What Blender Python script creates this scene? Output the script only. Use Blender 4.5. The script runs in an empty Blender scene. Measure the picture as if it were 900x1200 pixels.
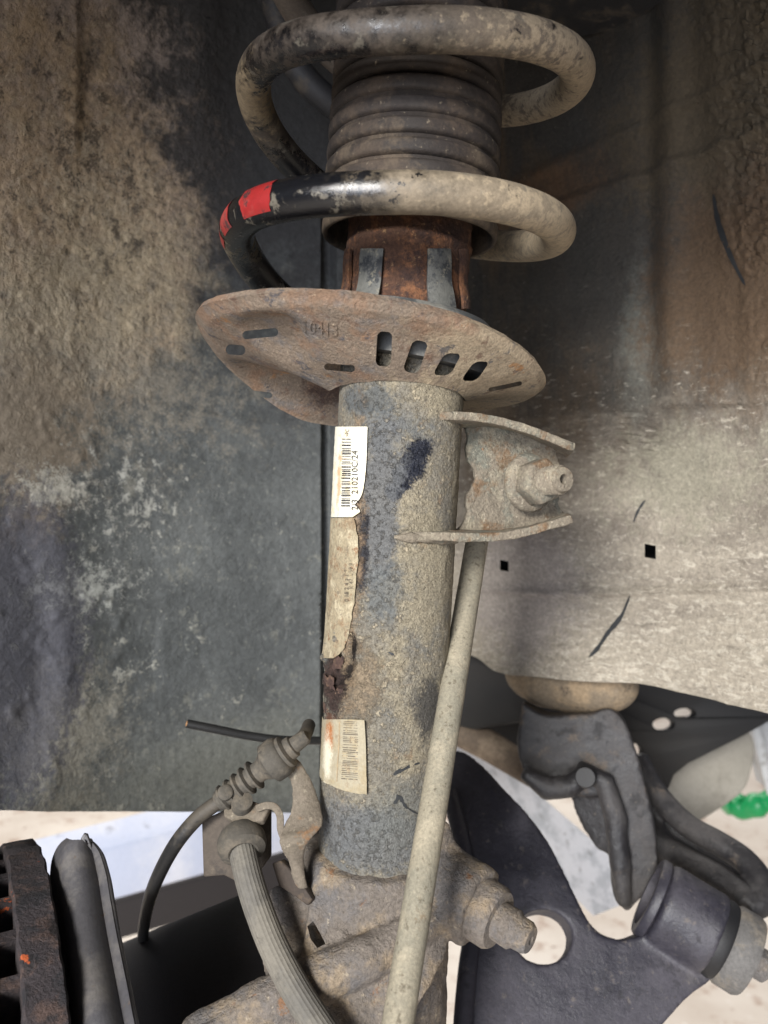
import bpy, bmesh, math, random
from mathutils import Vector, Matrix, Quaternion, noise
from mathutils.bvhtree import BVHTree
from mathutils.geometry import tessellate_polygon

random.seed(4)
C = bpy.context.scene.collection
PI = math.pi
R_ = math.radians
V = Vector

# ------------------------------------------------------------------ camera, world, lamps
CZ = 1.40                                     # eye height above the workshop floor
cam_d = bpy.data.cameras.new('camera')
cam_d.lens = 27.0
cam_d.sensor_width = 36.0
cam_d.clip_start = 0.01
cam_d.clip_end = 60
cam_d.dof.use_dof = True
cam_d.dof.focus_distance = 0.325
cam_d.dof.aperture_fstop = 11.0
cam = bpy.data.objects.new('camera', cam_d)
C.objects.link(cam)
cam.location = (0, 0, CZ)
cam.rotation_euler = (PI / 2, 0, 0)
bpy.context.scene.camera = cam

sc = bpy.context.scene
sc.view_settings.view_transform = 'Standard'
sc.view_settings.look = 'None'
sc.view_settings.gamma = 1
sc.view_settings.exposure = 0.38
world = bpy.data.worlds.new('World')
sc.world = world
world.use_nodes = True
bg = world.node_tree.nodes['Background']
bg.inputs[0].default_value = (0.84, 0.86, 1.0, 1)
bg.inputs[1].default_value = 0.15


def area(name, loc, target, sx, sy, power, col=(1, 1, 1)):
    l = bpy.data.lights.new(name, 'AREA')
    l.shape = 'RECTANGLE'
    l.size, l.size_y = sx, sy
    l.energy = power
    l.color = col
    o = bpy.data.objects.new(name, l)
    C.objects.link(o)
    o.location = loc
    o.rotation_euler = (V(target) - V(loc)).to_track_quat('-Z', 'Y').to_euler()
    return o


# lamps out of view: key and fill behind the viewer, ceiling lamps beyond the car
area('bay_lamp', (-0.75, -1.55, CZ + 0.55), (0.05, 0.36, CZ - 0.05), 0.55, 0.4, 66, (1.0, 0.97, 0.925))
area('cool_fill', (-0.9, -2.6, CZ - 0.25), (0.1, 0.5, CZ - 0.1), 1.4, 1.0, 58, (0.86, 0.9, 1.0))  # soft cool fill added low behind the viewer
area('ceiling_lamp', (0.5, 4.2, CZ + 2.2), (0.2, 3.2, 0), 3.0, 2.0, 105, (1.0, 0.95, 0.9))
area('ceiling_lamp', (-2.6, 3.0, CZ + 2.2), (-1.6, 2.6, 0), 2.0, 2.0, 72, (1.0, 0.95, 0.9))


# ------------------------------------------------------------------ coordinates
def P(px, py, d):
    """point seen at a photograph pixel, at a depth d in metres"""
    return V(((px - 450) / 900 * d, d, CZ + (600 - py) / 900 * d))


def ray(px, py):
    return V((0, 0, CZ)), (P(px, py, 1) - V((0, 0, CZ))).normalized()


def proj(p):
    return V((450 + 900 * p.x / p.y, 600 - 900 * (p.z - CZ) / p.y))


def lin(c):
    c = c / 255
    return c / 12.92 if c <= 0.04045 else ((c + 0.055) / 1.055) ** 2.4


def rgb(r, g, b):
    return (lin(r), lin(g), lin(b), 1)


def smooth(a, b, x):
    t = max(0.0, min(1.0, (x - a) / (b - a)))
    return t * t * (3 - 2 * t)


def lerp(a, b, t):
    return a + (b - a) * t


def key(keys, t):
    """monotone-ish interpolation through (t, value) keys"""
    if t <= keys[0][0]:
        return keys[0][1]
    for i in range(len(keys) - 1):
        if t <= keys[i + 1][0]:
            t0, v0 = keys[i]
            t1, v1 = keys[i + 1]
            m0 = (v1 - keys[i - 1][1]) / (t1 - keys[i - 1][0]) if i > 0 else (v1 - v0) / (t1 - t0)
            m1 = (keys[i + 2][1] - v0) / (keys[i + 2][0] - t0) if i + 2 < len(keys) else (v1 - v0) / (t1 - t0)
            h = t1 - t0
            u = (t - t0) / h
            return ((2 * u ** 3 - 3 * u ** 2 + 1) * v0 + (u ** 3 - 2 * u ** 2 + u) * h * m0
                    + (-2 * u ** 3 + 3 * u ** 2) * v1 + (u ** 3 - u ** 2) * h * m1)
    return keys[-1][1]


def fbm(p, scale, octs=4):
    return noise.fractal(V(p) * scale, 0.9, 2.1, octs)


# ------------------------------------------------------------------ materials
class NT:
    def __init__(self, name):
        self.m = bpy.data.materials.new(name)
        self.m.use_nodes = True
        self.t = self.m.node_tree
        self.bsdf = self.t.nodes['Principled BSDF']
        tc = self.t.nodes.new('ShaderNodeTexCoord')
        self.co = tc.outputs['Object']

    def n(self, kind, **kw):
        nd = self.t.nodes.new(kind)
        for k, v in kw.items():
            setattr(nd, k, v)
        return nd

    def set(self, sock, v):
        if isinstance(v, bpy.types.NodeSocket):
            self.t.links.new(v, sock)
        else:
            sock.default_value = v

    def math(self, op, a, b=0.0, clamp=False):
        nd = self.n('ShaderNodeMath', operation=op, use_clamp=clamp)
        self.set(nd.inputs[0], a)
        self.set(nd.inputs[1], b)
        return nd.outputs[0]

    def vec(self, st=(1, 1, 1), off=(0, 0, 0), rot=(0, 0, 0)):
        nd = self.n('ShaderNodeMapping')
        self.set(nd.inputs['Vector'], self.co)
        nd.inputs['Location'].default_value = off
        nd.inputs['Rotation'].default_value = rot
        nd.inputs['Scale'].default_value = st
        return nd.outputs[0]

    def noise(self, scale, det=6, rough=0.6, dist=0.0, vec=None):
        nd = self.n('ShaderNodeTexNoise')
        self.set(nd.inputs['Vector'], vec or self.co)
        nd.inputs['Scale'].default_value = scale
        nd.inputs['Detail'].default_value = det
        nd.inputs['Roughness'].default_value = rough
        nd.inputs['Distortion'].default_value = dist
        return nd.outputs['Fac']

    def voro(self, scale, feature='F1', vec=None):
        nd = self.n('ShaderNodeTexVoronoi', feature=feature)
        self.set(nd.inputs['Vector'], vec or self.co)
        nd.inputs['Scale'].default_value = scale
        return nd.outputs['Distance']

    def ss(self, x, lo, hi, a=0.0, b=1.0):
        nd = self.n('ShaderNodeMapRange', interpolation_type='SMOOTHSTEP')
        self.set(nd.inputs[0], x)
        nd.inputs[1].default_value = lo
        nd.inputs[2].default_value = hi
        nd.inputs[3].default_value = a
        nd.inputs[4].default_value = b
        return nd.outputs[0]

    def mix(self, f, a, b, blend='MIX'):
        nd = self.n('ShaderNodeMix', data_type='RGBA', blend_type=blend)
        self.set(nd.inputs[0], f)
        self.set(nd.inputs[6], a)
        self.set(nd.inputs[7], b)
        return nd.outputs[2]

    def fmix(self, f, a, b):
        nd = self.n('ShaderNodeMix', data_type='FLOAT')
        self.set(nd.inputs[0], f)
        self.set(nd.inputs[2], a)
        self.set(nd.inputs[3], b)
        return nd.outputs[0]

    def dot(self, g, vec=None):
        nd = self.n('ShaderNodeVectorMath', operation='DOT_PRODUCT')
        self.set(nd.inputs[0], vec or self.co)
        nd.inputs[1].default_value = g
        return nd.outputs['Value']

    def spot(self, c, r):
        a = self.n('ShaderNodeVectorMath', operation='SUBTRACT')
        self.set(a.inputs[0], self.co)
        a.inputs[1].default_value = c
        b = self.n('ShaderNodeVectorMath', operation='DIVIDE')
        self.set(b.inputs[0], a.outputs[0])
        b.inputs[1].default_value = r
        l = self.n('ShaderNodeVectorMath', operation='LENGTH')
        self.set(l.inputs[0], b.outputs[0])
        return l.outputs['Value']


def grime(name, base, rough=0.5, metal=0.0, layers=(), spots=(), vary=0.25, vscale=420, bump=0.35,
          bscale=900, bdist=0.0007, crust=0.0, cscale=200, spec=0.5, coat=0.0):
    k = NT(name)
    col, ro = base, rough
    hgt = None
    for i, L in enumerate(layers):
        v = k.vec(L.get('st', (1, 1, 1)), L.get('off', (i * 0.37 + 0.11, i * 0.83, i * 0.29)))
        f = k.noise(L['s'], L.get('det', 8), L.get('nr', 0.62), L.get('d', 0.0), v)
        f = k.math('ADD', f, k.math('MULTIPLY', k.math('SUBTRACT', k.noise(L['s'] * 9, 4, 0.7, 0, v), 0.5), L.get('br', 0.22)))
        if 'g' in L:
            f = k.math('ADD', f, k.math('ADD', k.dot(L['g']), L.get('b', 0.0)))
        m = k.ss(f, L['lo'], L['hi'], 0, L.get('a', 1.0))
        col = k.mix(m, col, L['c'])
        ro = k.fmix(m, ro, L.get('r', 0.85))
        if L.get('h'):
            hh = k.math('MULTIPLY', m, L['h'])
            hgt = hh if hgt is None else k.math('ADD', hgt, hh)
    for i, S in enumerate(spots):
        dst = k.spot(S['p'], S['r'])
        v = k.vec((1, 1, 1), (i * 0.7 + 0.5, i * 0.31, 0.2))
        nz = k.math('MULTIPLY', k.math('SUBTRACT', k.noise(S.get('s', 60), 8, 0.65, 0, v), 0.5), S.get('n', 1.6))
        nz = k.math('ADD', nz, k.math('MULTIPLY', k.math('SUBTRACT', k.noise(S.get('s', 60) * 7, 4, 0.7, 0, v), 0.5), S.get('br', 1.1)))
        m = k.ss(k.math('ADD', dst, nz), S.get('i', 0.75), S.get('o', 1.0), S.get('a', 1.0), 0.0)
        col = k.mix(m, col, S['c'])
        ro = k.fmix(m, ro, S.get('rg', 0.85))
        if S.get('h'):
            hh = k.math('MULTIPLY', m, S['h'])
            hgt = hh if hgt is None else k.math('ADD', hgt, hh)
    if vary:
        f = k.noise(vscale, 10, 0.72)
        g = k.ss(f, 0.28, 0.72, 1 - vary, 1 + vary)
        mc = k.n('ShaderNodeCombineColor')
        for q in range(3):
            k.set(mc.inputs[q], g)
        col = k.mix(1.0, col, mc.outputs[0], 'MULTIPLY')
    k.set(k.bsdf.inputs['Base Color'], col)
    k.set(k.bsdf.inputs['Roughness'], ro)
    k.bsdf.inputs['Metallic'].default_value = metal
    k.bsdf.inputs['Specular IOR Level'].default_value = spec
    k.bsdf.inputs['Coat Weight'].default_value = coat
    k.bsdf.inputs['Coat Roughness'].default_value = 0.12
    if bump:
        h = k.noise(bscale, 8, 0.7)
        if crust:
            w = k.noise(cscale, 5, 0.6, 1.2)
            h = k.math('ADD', h, k.math('MULTIPLY', w, crust))
        if hgt is not None:
            h = k.math('ADD', h, hgt)
        b = k.n('ShaderNodeBump')
        b.inputs['Strength'].default_value = bump
        b.inputs['Distance'].default_value = bdist
        k.set(b.inputs['Height'], h)
        k.set(k.bsdf.inputs['Normal'], b.outputs[0])
    return k.m


# ------------------------------------------------------------------ mesh helpers
def link(name, me, parent=None):
    o = bpy.data.objects.new(name, me)
    C.objects.link(o)
    if parent:
        o.parent = parent
    return o


def mk(name, vs, fs, mat, parent=None, org=None, ang=40, flat=False):
    """mesh from WORLD coordinates; a part is written in its parent's space, a thing gets its origin at org"""
    if parent is not None:
        inv = MW[parent.name].inverted()
    else:
        vs = [V(v) for v in vs]
        if org is None:
            lo = min(v.z for v in vs)
            org = V((sum(v.x for v in vs) / len(vs), sum(v.y for v in vs) / len(vs), lo))
        inv = Matrix.Translation(org).inverted()
    me = bpy.data.meshes.new(name)
    me.from_pydata([inv @ V(v) for v in vs], [], fs)
    me.update()
    bm = bmesh.new()
    bm.from_mesh(me)
    bmesh.ops.recalc_face_normals(bm, faces=bm.faces)
    bm.to_mesh(me)
    bm.free()
    if not flat:
        me.polygons.foreach_set('use_smooth', [True] * len(me.polygons))
        if ang < 180:
            me.set_sharp_from_angle(angle=R_(ang))
    o = link(name, me, parent)
    if parent is None:
        o.matrix_world = inv.inverted()
        MW[o.name] = inv.inverted()
    else:
        MW[o.name] = MW[parent.name].copy()
    for m in (mat if isinstance(mat, (list, tuple)) else [mat]):
        me.materials.append(m)
    return o


MW = {}


def thing(name, label, cat, loc, mat=None, group=None):
    o = bpy.data.objects.new(name, None)
    C.objects.link(o)
    o.empty_display_size = 0.02
    o.matrix_world = mat if mat is not None else Matrix.Translation(loc)
    MW[o.name] = o.matrix_world.copy()
    return tag(o, label, cat, group)


def tag(o, label, cat, group=None):
    o['label'] = label
    o['category'] = cat
    if group:
        o['group'] = group
    return o


def frame_of(a, b, hint=V((0, 0, 1))):
    z = (b - a).normalized()
    if abs(z.dot(hint)) > 0.97:
        hint = V((0, 1, 0))
    x = hint.cross(z).normalized()
    y = z.cross(x)
    return x, y, z


def catmull(pts, n):
    """resample a polyline smoothly: n samples per span; tuples of any length"""
    out = []
    pts = [tuple(p) for p in pts]
    for i in range(len(pts) - 1):
        p0, p1, p2, p3 = pts[max(i - 1, 0)], pts[i], pts[i + 1], pts[min(i + 2, len(pts) - 1)]
        for k in range(n):
            t = k / n
            out.append(tuple(0.5 * (2 * b + (c - a) * t + (2 * a - 5 * b + 4 * c - d) * t * t
                                    + (3 * b - a - 3 * c + d) * t ** 3) for a, b, c, d in zip(p0, p1, p2, p3)))
    out.append(pts[-1])
    return out


def tube(pts, rad, seg=20, caps=True, prof=None, arc=None):
    """sweep a circle along points; rad a number or list; prof(angle, i) scales it; returns verts, faces"""
    pts = [V(p) for p in pts]
    n = len(pts)
    if not isinstance(rad, (list, tuple)):
        rad = [rad] * n
    t = [(pts[min(i + 1, n - 1)] - pts[max(i - 1, 0)]).normalized() for i in range(n)]
    h = V((0, 0, 1)) if abs(t[0].z) < 0.9 else V((0, 1, 0))
    x = h.cross(t[0]).normalized()
    vs, fs = [], []
    for i in range(n):
        x = (x - t[i] * x.dot(t[i])).normalized()
        y = t[i].cross(x)
        for s in range(seg):
            a = 2 * PI * s / seg
            r = rad[i] * (prof(a, i) if prof else 1)
            vs.append(pts[i] + x * (math.cos(a) * r) + y * (math.sin(a) * r))
    for i in range(n - 1):
        for s in range(seg):
            q = (s + 1) % seg
            fs.append((i * seg + s, i * seg + q, (i + 1) * seg + q, (i + 1) * seg + s))
    if caps:
        fs.append(tuple(range(seg - 1, -1, -1)))
        fs.append(tuple((n - 1) * seg + s for s in range(seg)))
    return vs, fs


def lathe(profile, a, b, seg=64, close=False, disp=None, squash=None):
    """revolve (r, h) about the axis from a towards b, h measured in metres from a"""
    x, y, z = frame_of(a, b)
    vs, fs = [], []
    n = len(profile)
    for i, (r, h) in enumerate(profile):
        for s in range(seg):
            t = 2 * PI * s / seg
            d = x * math.cos(t) + y * math.sin(t)
            rr = r + (disp(a + d * r + z * h, t, h) if disp else 0)
            vs.append(a + d * rr + z * h)
    for i in range(n - 1 if not close else n):
        j = (i + 1) % n
        for s in range(seg):
            q = (s + 1) % seg
            fs.append((i * seg + s, i * seg + q, j * seg + q, j * seg + s))
    if not close:
        if profile[0][0] > 1e-6:
            fs.append(tuple(range(seg - 1, -1, -1)))
        if profile[-1][0] > 1e-6:
            fs.append(tuple((n - 1) * seg + s for s in range(seg)))
    return vs, fs


def grid(f, nu, nv):
    vs = [f(i / (nu - 1), j / (nv - 1)) for j in range(nv) for i in range(nu)]
    fs = [(j * nu + i, j * nu + i + 1, (j + 1) * nu + i + 1, (j + 1) * nu + i) for j in range(nv - 1) for i in range(nu - 1)]
    return vs, fs


def on_plane(px, py, p0, n):
    o, d = ray(px, py)
    t = (p0 - o).dot(n) / d.dot(n)
    return o + d * t


def slab(poly, d0, n, thick, holes=(), c=None):
    """solid plate: photograph outline laid on a plane (depth d0 at pixel c, normal n), thickened away from the viewer"""
    n = V(n).normalized()
    if c is None:
        c = (sum(p[0] for p in poly) / len(poly), sum(p[1] for p in poly) / len(poly))
    p0 = P(c[0], c[1], d0)
    loops = [[on_plane(x, y, p0, n) for x, y in lp] for lp in (poly, *holes)]
    flat = [v for lp in loops for v in lp]
    N = len(flat)
    tris = tessellate_polygon(loops)
    back = [v - n * thick for v in flat]
    fs = [tuple(t) for t in tris] + [tuple(N + i for i in reversed(t)) for t in tris]
    o = 0
    for lp in loops:
        m = len(lp)
        for i in range(m):
            j = (i + 1) % m
            fs.append((o + i, o + j, N + o + j, N + o + i))
        o += m
    return flat + back, fs


def join(*parts):
    vs, fs = [], []
    for v, f in parts:
        o = len(vs)
        vs += list(v)
        fs += [tuple(i + o for i in q) for q in f]
    return vs, fs


def apply_mods(o):
    dg = bpy.context.evaluated_depsgraph_get()
    me = bpy.data.meshes.new_from_object(o.evaluated_get(dg))
    old = o.data
    o.modifiers.clear()
    o.data = me
    bpy.data.meshes.remove(old)
    return o


def remesh(o, voxel, it=4, fac=0.5, rough=None):
    m = o.modifiers.new('r', 'REMESH')
    m.mode = 'VOXEL'
    m.voxel_size = voxel
    m.use_smooth_shade = True
    s = o.modifiers.new('s', 'SMOOTH')
    s.factor = fac
    s.iterations = it
    apply_mods(o)
    if rough:
        amp, sc_ = rough
        ns = [v.normal.copy() for v in o.data.vertices]
        for v, n in zip(o.data.vertices, ns):
            v.co += n * (amp * fbm(v.co, sc_, 4))
        o.data.update()
    o.data.polygons.foreach_set('use_smooth', [True] * len(o.data.polygons))
    return o


def solid(o, t, off=-1.0, bevel=None):
    m = o.modifiers.new('t', 'SOLIDIFY')
    m.thickness = t
    m.offset = off
    if bevel:
        b = o.modifiers.new('b', 'BEVEL')
        b.width = bevel
        b.segments = 2
        b.limit_method = 'ANGLE'
        b.angle_limit = R_(50)
    apply_mods(o)
    o.data.polygons.foreach_set('use_smooth', [True] * len(o.data.polygons))
    o.data.set_sharp_from_angle(angle=R_(40))
    return o


def bevelled(o, w, seg=2, ang=35):
    b = o.modifiers.new('b', 'BEVEL')
    b.width = w
    b.segments = seg
    b.limit_method = 'ANGLE'
    b.angle_limit = R_(ang)
    apply_mods(o)
    o.data.polygons.foreach_set('use_smooth', [True] * len(o.data.polygons))
    o.data.set_sharp_from_angle(angle=R_(45))
    return o


def cut(o, cutters):
    """cut closed world-space meshes out of o (o's own space found from MW)"""
    inv = MW[o.name].inverted()
    vs, fs = join(*cutters)
    me = bpy.data.meshes.new('cutter')
    me.from_pydata([inv @ V(v) for v in vs], [], fs)
    bm = bmesh.new()
    bm.from_mesh(me)
    bmesh.ops.recalc_face_normals(bm, faces=bm.faces)
    bm.to_mesh(me)
    bm.free()
    co = bpy.data.objects.new('cutter', me)
    C.objects.link(co)
    co.matrix_world = MW[o.name]
    bpy.context.view_layer.update()
    m = o.modifiers.new('c', 'BOOLEAN')
    m.operation = 'DIFFERENCE'
    m.solver = 'EXACT'
    m.object = co
    apply_mods(o)
    bpy.data.objects.remove(co)
    o.data.polygons.foreach_set('use_smooth', [True] * len(o.data.polygons))
    o.data.set_sharp_from_angle(angle=R_(40))


def text_mesh(s, size=1.0, extrude=0.0):
    cu = bpy.data.curves.new('text', 'FONT')
    cu.body = s
    cu.size = size
    cu.extrude = extrude
    cu.resolution_u = 2
    o = bpy.data.objects.new('text', cu)
    C.objects.link(o)
    dg = bpy.context.evaluated_depsgraph_get()
    me = bpy.data.meshes.new_from_object(o.evaluated_get(dg))
    vs = [v.co.copy() for v in me.vertices]
    fs = [tuple(p.vertices) for p in me.polygons]
    bpy.data.objects.remove(o)
    bpy.data.curves.remove(cu)
    bpy.data.meshes.remove(me)
    return vs, fs


def hexnut(a, b, r, h, bore=0.0, seg=6, rot=0.2):
    x, y, z = frame_of(a, b)
    vs, fs = [], []
    ring = [(r * 0.93, 0), (r, h * 0.1), (r, h * 0.88), (r * 0.9, h)]
    for rr, hh in ring:
        for s in range(seg):
            t = rot + 2 * PI * s / seg
            vs.append(a + x * math.cos(t) * rr + y * math.sin(t) * rr + z * hh)
    for i in range(len(ring) - 1):
        for s in range(seg):
            q = (s + 1) % seg
            fs.append((i * seg + s, i * seg + q, (i + 1) * seg + q, (i + 1) * seg + s))
    fs.append(tuple(range(seg - 1, -1, -1)))
    fs.append(tuple((len(ring) - 1) * seg + s for s in range(seg)))
    return vs, fs


# ------------------------------------------------------------------ palette
TAN = rgb(150, 128, 98)
TAN_L = rgb(172, 152, 122)
TAN_D = rgb(112, 93, 70)
GREY = rgb(96, 100, 98)
RUST = rgb(96, 58, 36)
RUST_D = rgb(58, 36, 27)
RUST_O = rgb(140, 82, 38)
BLACK = rgb(28, 28, 31)
SLATE = rgb(70, 76, 82)
BROWN = rgb(78, 62, 48)

# ------------------------------------------------------------------ strut frame
S0 = P(443, 990, 0.3455)
S1 = P(471, 450, 0.3320)
Zs = (S1 - S0).normalized()
Xs = V((1, 0, 0))
Xs = (Xs - Zs * Xs.dot(Zs)).normalized()
Ys = Zs.cross(Xs)
SM = Matrix((Xs, Ys, Zs)).transposed().to_4x4()
SM.translation = S0
SI = SM.inverted()


def St(x, y, z):
    return S0 + Xs * x + Ys * y + Zs * z


def ah(py):
    """height along the strut axis whose projection falls on photograph row py"""
    lo, hi = -0.4, 0.6
    for _ in range(50):
        m = (lo + hi) / 2
        if proj(St(0, 0, m)).y > py:
            lo = m
        else:
            hi = m
    return lo


def cyl(px, py, r):
    """photograph pixel -> (angle, height) on a cylinder of radius r about the strut axis (clamped to its rim)"""
    o, d = ray(px, py)
    o, d = SI @ o, SI.to_3x3() @ d
    a = d.x ** 2 + d.y ** 2
    b = 2 * (o.x * d.x + o.y * d.y)
    c = o.x ** 2 + o.y ** 2 - r * r
    q = b * b - 4 * a * c
    t = (-b - math.sqrt(max(q, 0))) / (2 * a)
    p = o + d * t
    return math.atan2(p.x, -p.y), p.z


def cp(ang, h, r):
    return St(math.sin(ang) * r, -math.cos(ang) * r, h)


RT = 0.0268            # damper tube radius

# ================================================================== SETTING
k = NT('floor_coating')
f1 = k.noise(1.6, 6, 0.6)
f2 = k.noise(9, 8, 0.7)
col = k.mix(k.ss(f1, 0.35, 0.7), rgb(222, 214, 202), rgb(196, 184, 170))
col = k.mix(k.ss(f2, 0.52, 0.66, 0, 0.7), col, rgb(150, 116, 92))
col = k.mix(k.ss(k.noise(24, 6, 0.7), 0.60, 0.70, 0, 0.7), col, rgb(232, 228, 222))
col = k.mix(k.ss(k.noise(16, 7, 0.75, 0.4), 0.60, 0.68, 0, 0.8), col, rgb(132, 96, 74))
k.set(k.bsdf.inputs['Base Color'], col)
k.bsdf.inputs['Roughness'].default_value = 0.55
fl = mk('floor', [(-30, -30, 0), (30, -30, 0), (30, 30, 0), (-30, 30, 0)], [(0, 1, 2, 3)], k.m, org=V((0, 0, 0)))
fl['kind'] = 'structure'

# ------------------------------------------------------------------ wheel arch liner (plastic, left)


def liner_depth(px, py):
    d = key([(-260, 0.36), (0, 0.455), (150, 0.525), (300, 0.575), (400, 0.60), (600, 0.64)], px)
    d -= 0.10 * smooth(430, -260, py) ** 1.3            # the arch leans over the wheel towards its top
    return d


def liner_pt(u, v):
    py = lerp(-330, 951, v)
    px = lerp(-260, lerp(560, 503, smooth(690, 760, py)), u)
    py += 6 * smooth(0.7, 1, v) * (1 - ((px - 120) / 300) ** 2 * 0.5) * -1 + 6 * smooth(0.9, 1, v)
    d = liner_depth(px, py)
    p = P(px, py, d)
    a = 0
    # pressed relief: panel step, seam, oval pocket, upper rib
    a += 0.0009 * smooth(176, 196, px) * smooth(560, 600, py) * smooth(840, 800, py)
    a += 0.0012 * math.exp(-((py - 455 - (px - 70) * 0.18) / 3.2) ** 2) * smooth(40, 80, px)
    e = math.hypot((px - 5) / 58, (py - 760) / 175)
    a -= 0.008 * smooth(1.35, 0.6, e)
    a += -0.007 * smooth(88, 100, px) * smooth(250, 60, py)
    a += 0.006 * math.exp(-((px - 235) / 30) ** 2) * smooth(280, 60, py)
    # caked mud, thick on the outer upper part
    mud = smooth(330, 140, px + (py - 260) * 0.25) * smooth(560, 380, py)
    m1 = fbm((px * 0.01, py * 0.01, 3.1), 3.2, 5)
    m2 = fbm((px * 0.01, py * 0.01, 9.1), 9.0, 4)
    m3 = fbm((px * 0.01, py * 0.01, 2.2), 22.0, 3)
    a += mud * (0.0007 * m1 + 0.0009 * (1 - abs(m2) * 2.2) + 0.0006 * m3)
    a += 0.0004 * fbm((px * 0.01, py * 0.01, 5.0), 6.0, 3)
    blot = smooth(0.30, 0.55, fbm((px * 0.01, py * 0.01, 7.7), 2.6, 5)) * smooth(260, 120, px) * smooth(420, 520, py)
    a += 0.0011 * blot
    # corner channel by the body
    a -= 0.012 * smooth(376, 381, px) * smooth(396, 391, px) * smooth(240, 270, py)
    nrm = V((0.42, -0.90, -0.05)).normalized()
    return p + nrm * a


LINER_ORG = P(150, 951, 0.54)


def lo_(px, py, d=None):
    return P(px, py, d if d else liner_depth(px, py)) - LINER_ORG


lin_mat = grime('liner_plastic', rgb(66, 69, 69), 0.5,
                layers=[
                    dict(c=rgb(92, 95, 94), s=14, lo=0.42, hi=0.66, a=0.55),
                    dict(c=rgb(134, 134, 126), s=60, lo=0.60, hi=0.66, a=0.85, g=(-0.30, 0, -0.1), b=0.0, h=0.9, br=0.4),
                    dict(c=rgb(120, 122, 116), s=210, lo=0.64, hi=0.70, a=0.55),
                    dict(c=rgb(112, 112, 104), s=55, lo=0.60, hi=0.66, a=0.5, off=(3, 1, 2)),
                    dict(c=rgb(138, 138, 128), s=380, lo=0.64, hi=0.69, a=0.7, off=(5, 1, 2)),
                ],
                spots=[
                    dict(p=lo_(190, 60), r=(0.06, 0.2, 0.11), c=rgb(92, 82, 74), s=30, n=1.2, i=0.6, o=1.1, a=0.9),
                    dict(p=lo_(90, 150), r=(0.085, 0.2, 0.10), c=rgb(150, 134, 120), s=26, n=1.4, i=0.6, o=1.1, a=0.9, h=2),
                    dict(p=lo_(60, 40), r=(0.075, 0.2, 0.09), c=rgb(156, 144, 136), s=26, n=1.2, i=0.6, o=1.1, a=0.9, h=2),
                    dict(p=lo_(120, 250), r=(0.075, 0.2, 0.10), c=rgb(172, 152, 126), s=24, n=2.2, i=0.3, o=1.2, a=0.95, h=3),
                    dict(p=lo_(150, 320), r=(0.05, 0.2, 0.06), c=rgb(186, 170, 142), s=40, n=2.6, i=0.2, o=1.2, a=0.9, h=3),
                    dict(p=lo_(60, 370), r=(0.055, 0.2, 0.055), c=rgb(160, 148, 126), s=40, n=2.8, i=0.2, o=1.2, a=0.8, h=2),
                    dict(p=lo_(150, 440), r=(0.11, 0.2, 0.08), c=rgb(134, 126, 112), s=90, n=3.2, i=-0.2, o=0.9, a=0.6, br=2.4),
                    dict(p=lo_(95, 190), r=(0.12, 0.25, 0.16), c=rgb(194, 180, 158), s=130, n=4.2, i=-0.3, o=0.1, a=0.7, br=2.8, h=3),
                    dict(p=lo_(110, 200), r=(0.13, 0.25, 0.17), c=rgb(74, 66, 58), s=90, n=4.2, i=-0.35, o=0.05, a=0.75, br=2.8, h=-2),
                    dict(p=lo_(30, 500), r=(0.03, 0.2, 0.07), c=rgb(120, 108, 92), s=40, n=2.0, i=0.5, o=1.05, a=0.7),
                    dict(p=lo_(60, 575), r=(0.022, 0.2, 0.022), c=rgb(160, 158, 148), s=120, n=2.6, i=0.3, o=0.7, a=0.9, br=2.0, h=2),
                    dict(p=lo_(95, 690), r=(0.045, 0.2, 0.026), c=rgb(152, 154, 148), s=130, n=3.2, i=0.2, o=0.6, a=0.8, br=2.2, h=2),
                    dict(p=lo_(160, 590), r=(0.08, 0.2, 0.10), c=rgb(150, 150, 143), s=150, n=4.0, i=-0.2, o=0.08, a=0.8, br=2.6, h=2),
                    dict(p=lo_(70, 870), r=(0.035, 0.2, 0.06), c=rgb(128, 124, 112), s=60, n=2.4, i=0.1, o=1.2, a=0.7, br=2),
                    dict(p=lo_(10, 760), r=(0.032, 0.2, 0.10), c=rgb(62, 62, 70), s=30, n=0.5, i=0.8, o=1.1, a=0.8),
                    dict(p=lo_(318, 90), r=(0.098, 0.3, 0.20), c=rgb(50, 50, 51), s=30, n=2.0, i=0.5, o=1.15, a=0.93),
                    dict(p=lo_(300, 900), r=(0.12, 0.2, 0.05), c=rgb(104, 106, 100), s=30, n=1.2, i=0.3, o=1.1, a=0.6),
                ], vary=0.26, vscale=300, bump=0.6, bscale=520, bdist=0.0009, crust=1.6, cscale=120)
vs, fs = grid(liner_pt, 250, 380)
liner = mk('wheel_arch_liner', vs, fs, lin_mat, org=LINER_ORG, ang=180)
solid(liner, 0.003, -1)
tag(liner, 'dark plastic wheel arch liner caked with tan mud beside the suspension strut', 'liner')

# ------------------------------------------------------------------ inner body panel (metal, right)


def panel_depth(px, py):
    d = key([(480, 0.66), (560, 0.60), (700, 0.525), (900, 0.435), (1060, 0.385)], px)
    d -= 0.07 * smooth(350, -300, py)
    return d


def panel_bottom(px):
    return key([(480, 752), (555, 770), (585, 786), (640, 790), (715, 796), (760, 801), (900, 834), (1060, 872)], px)


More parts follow.
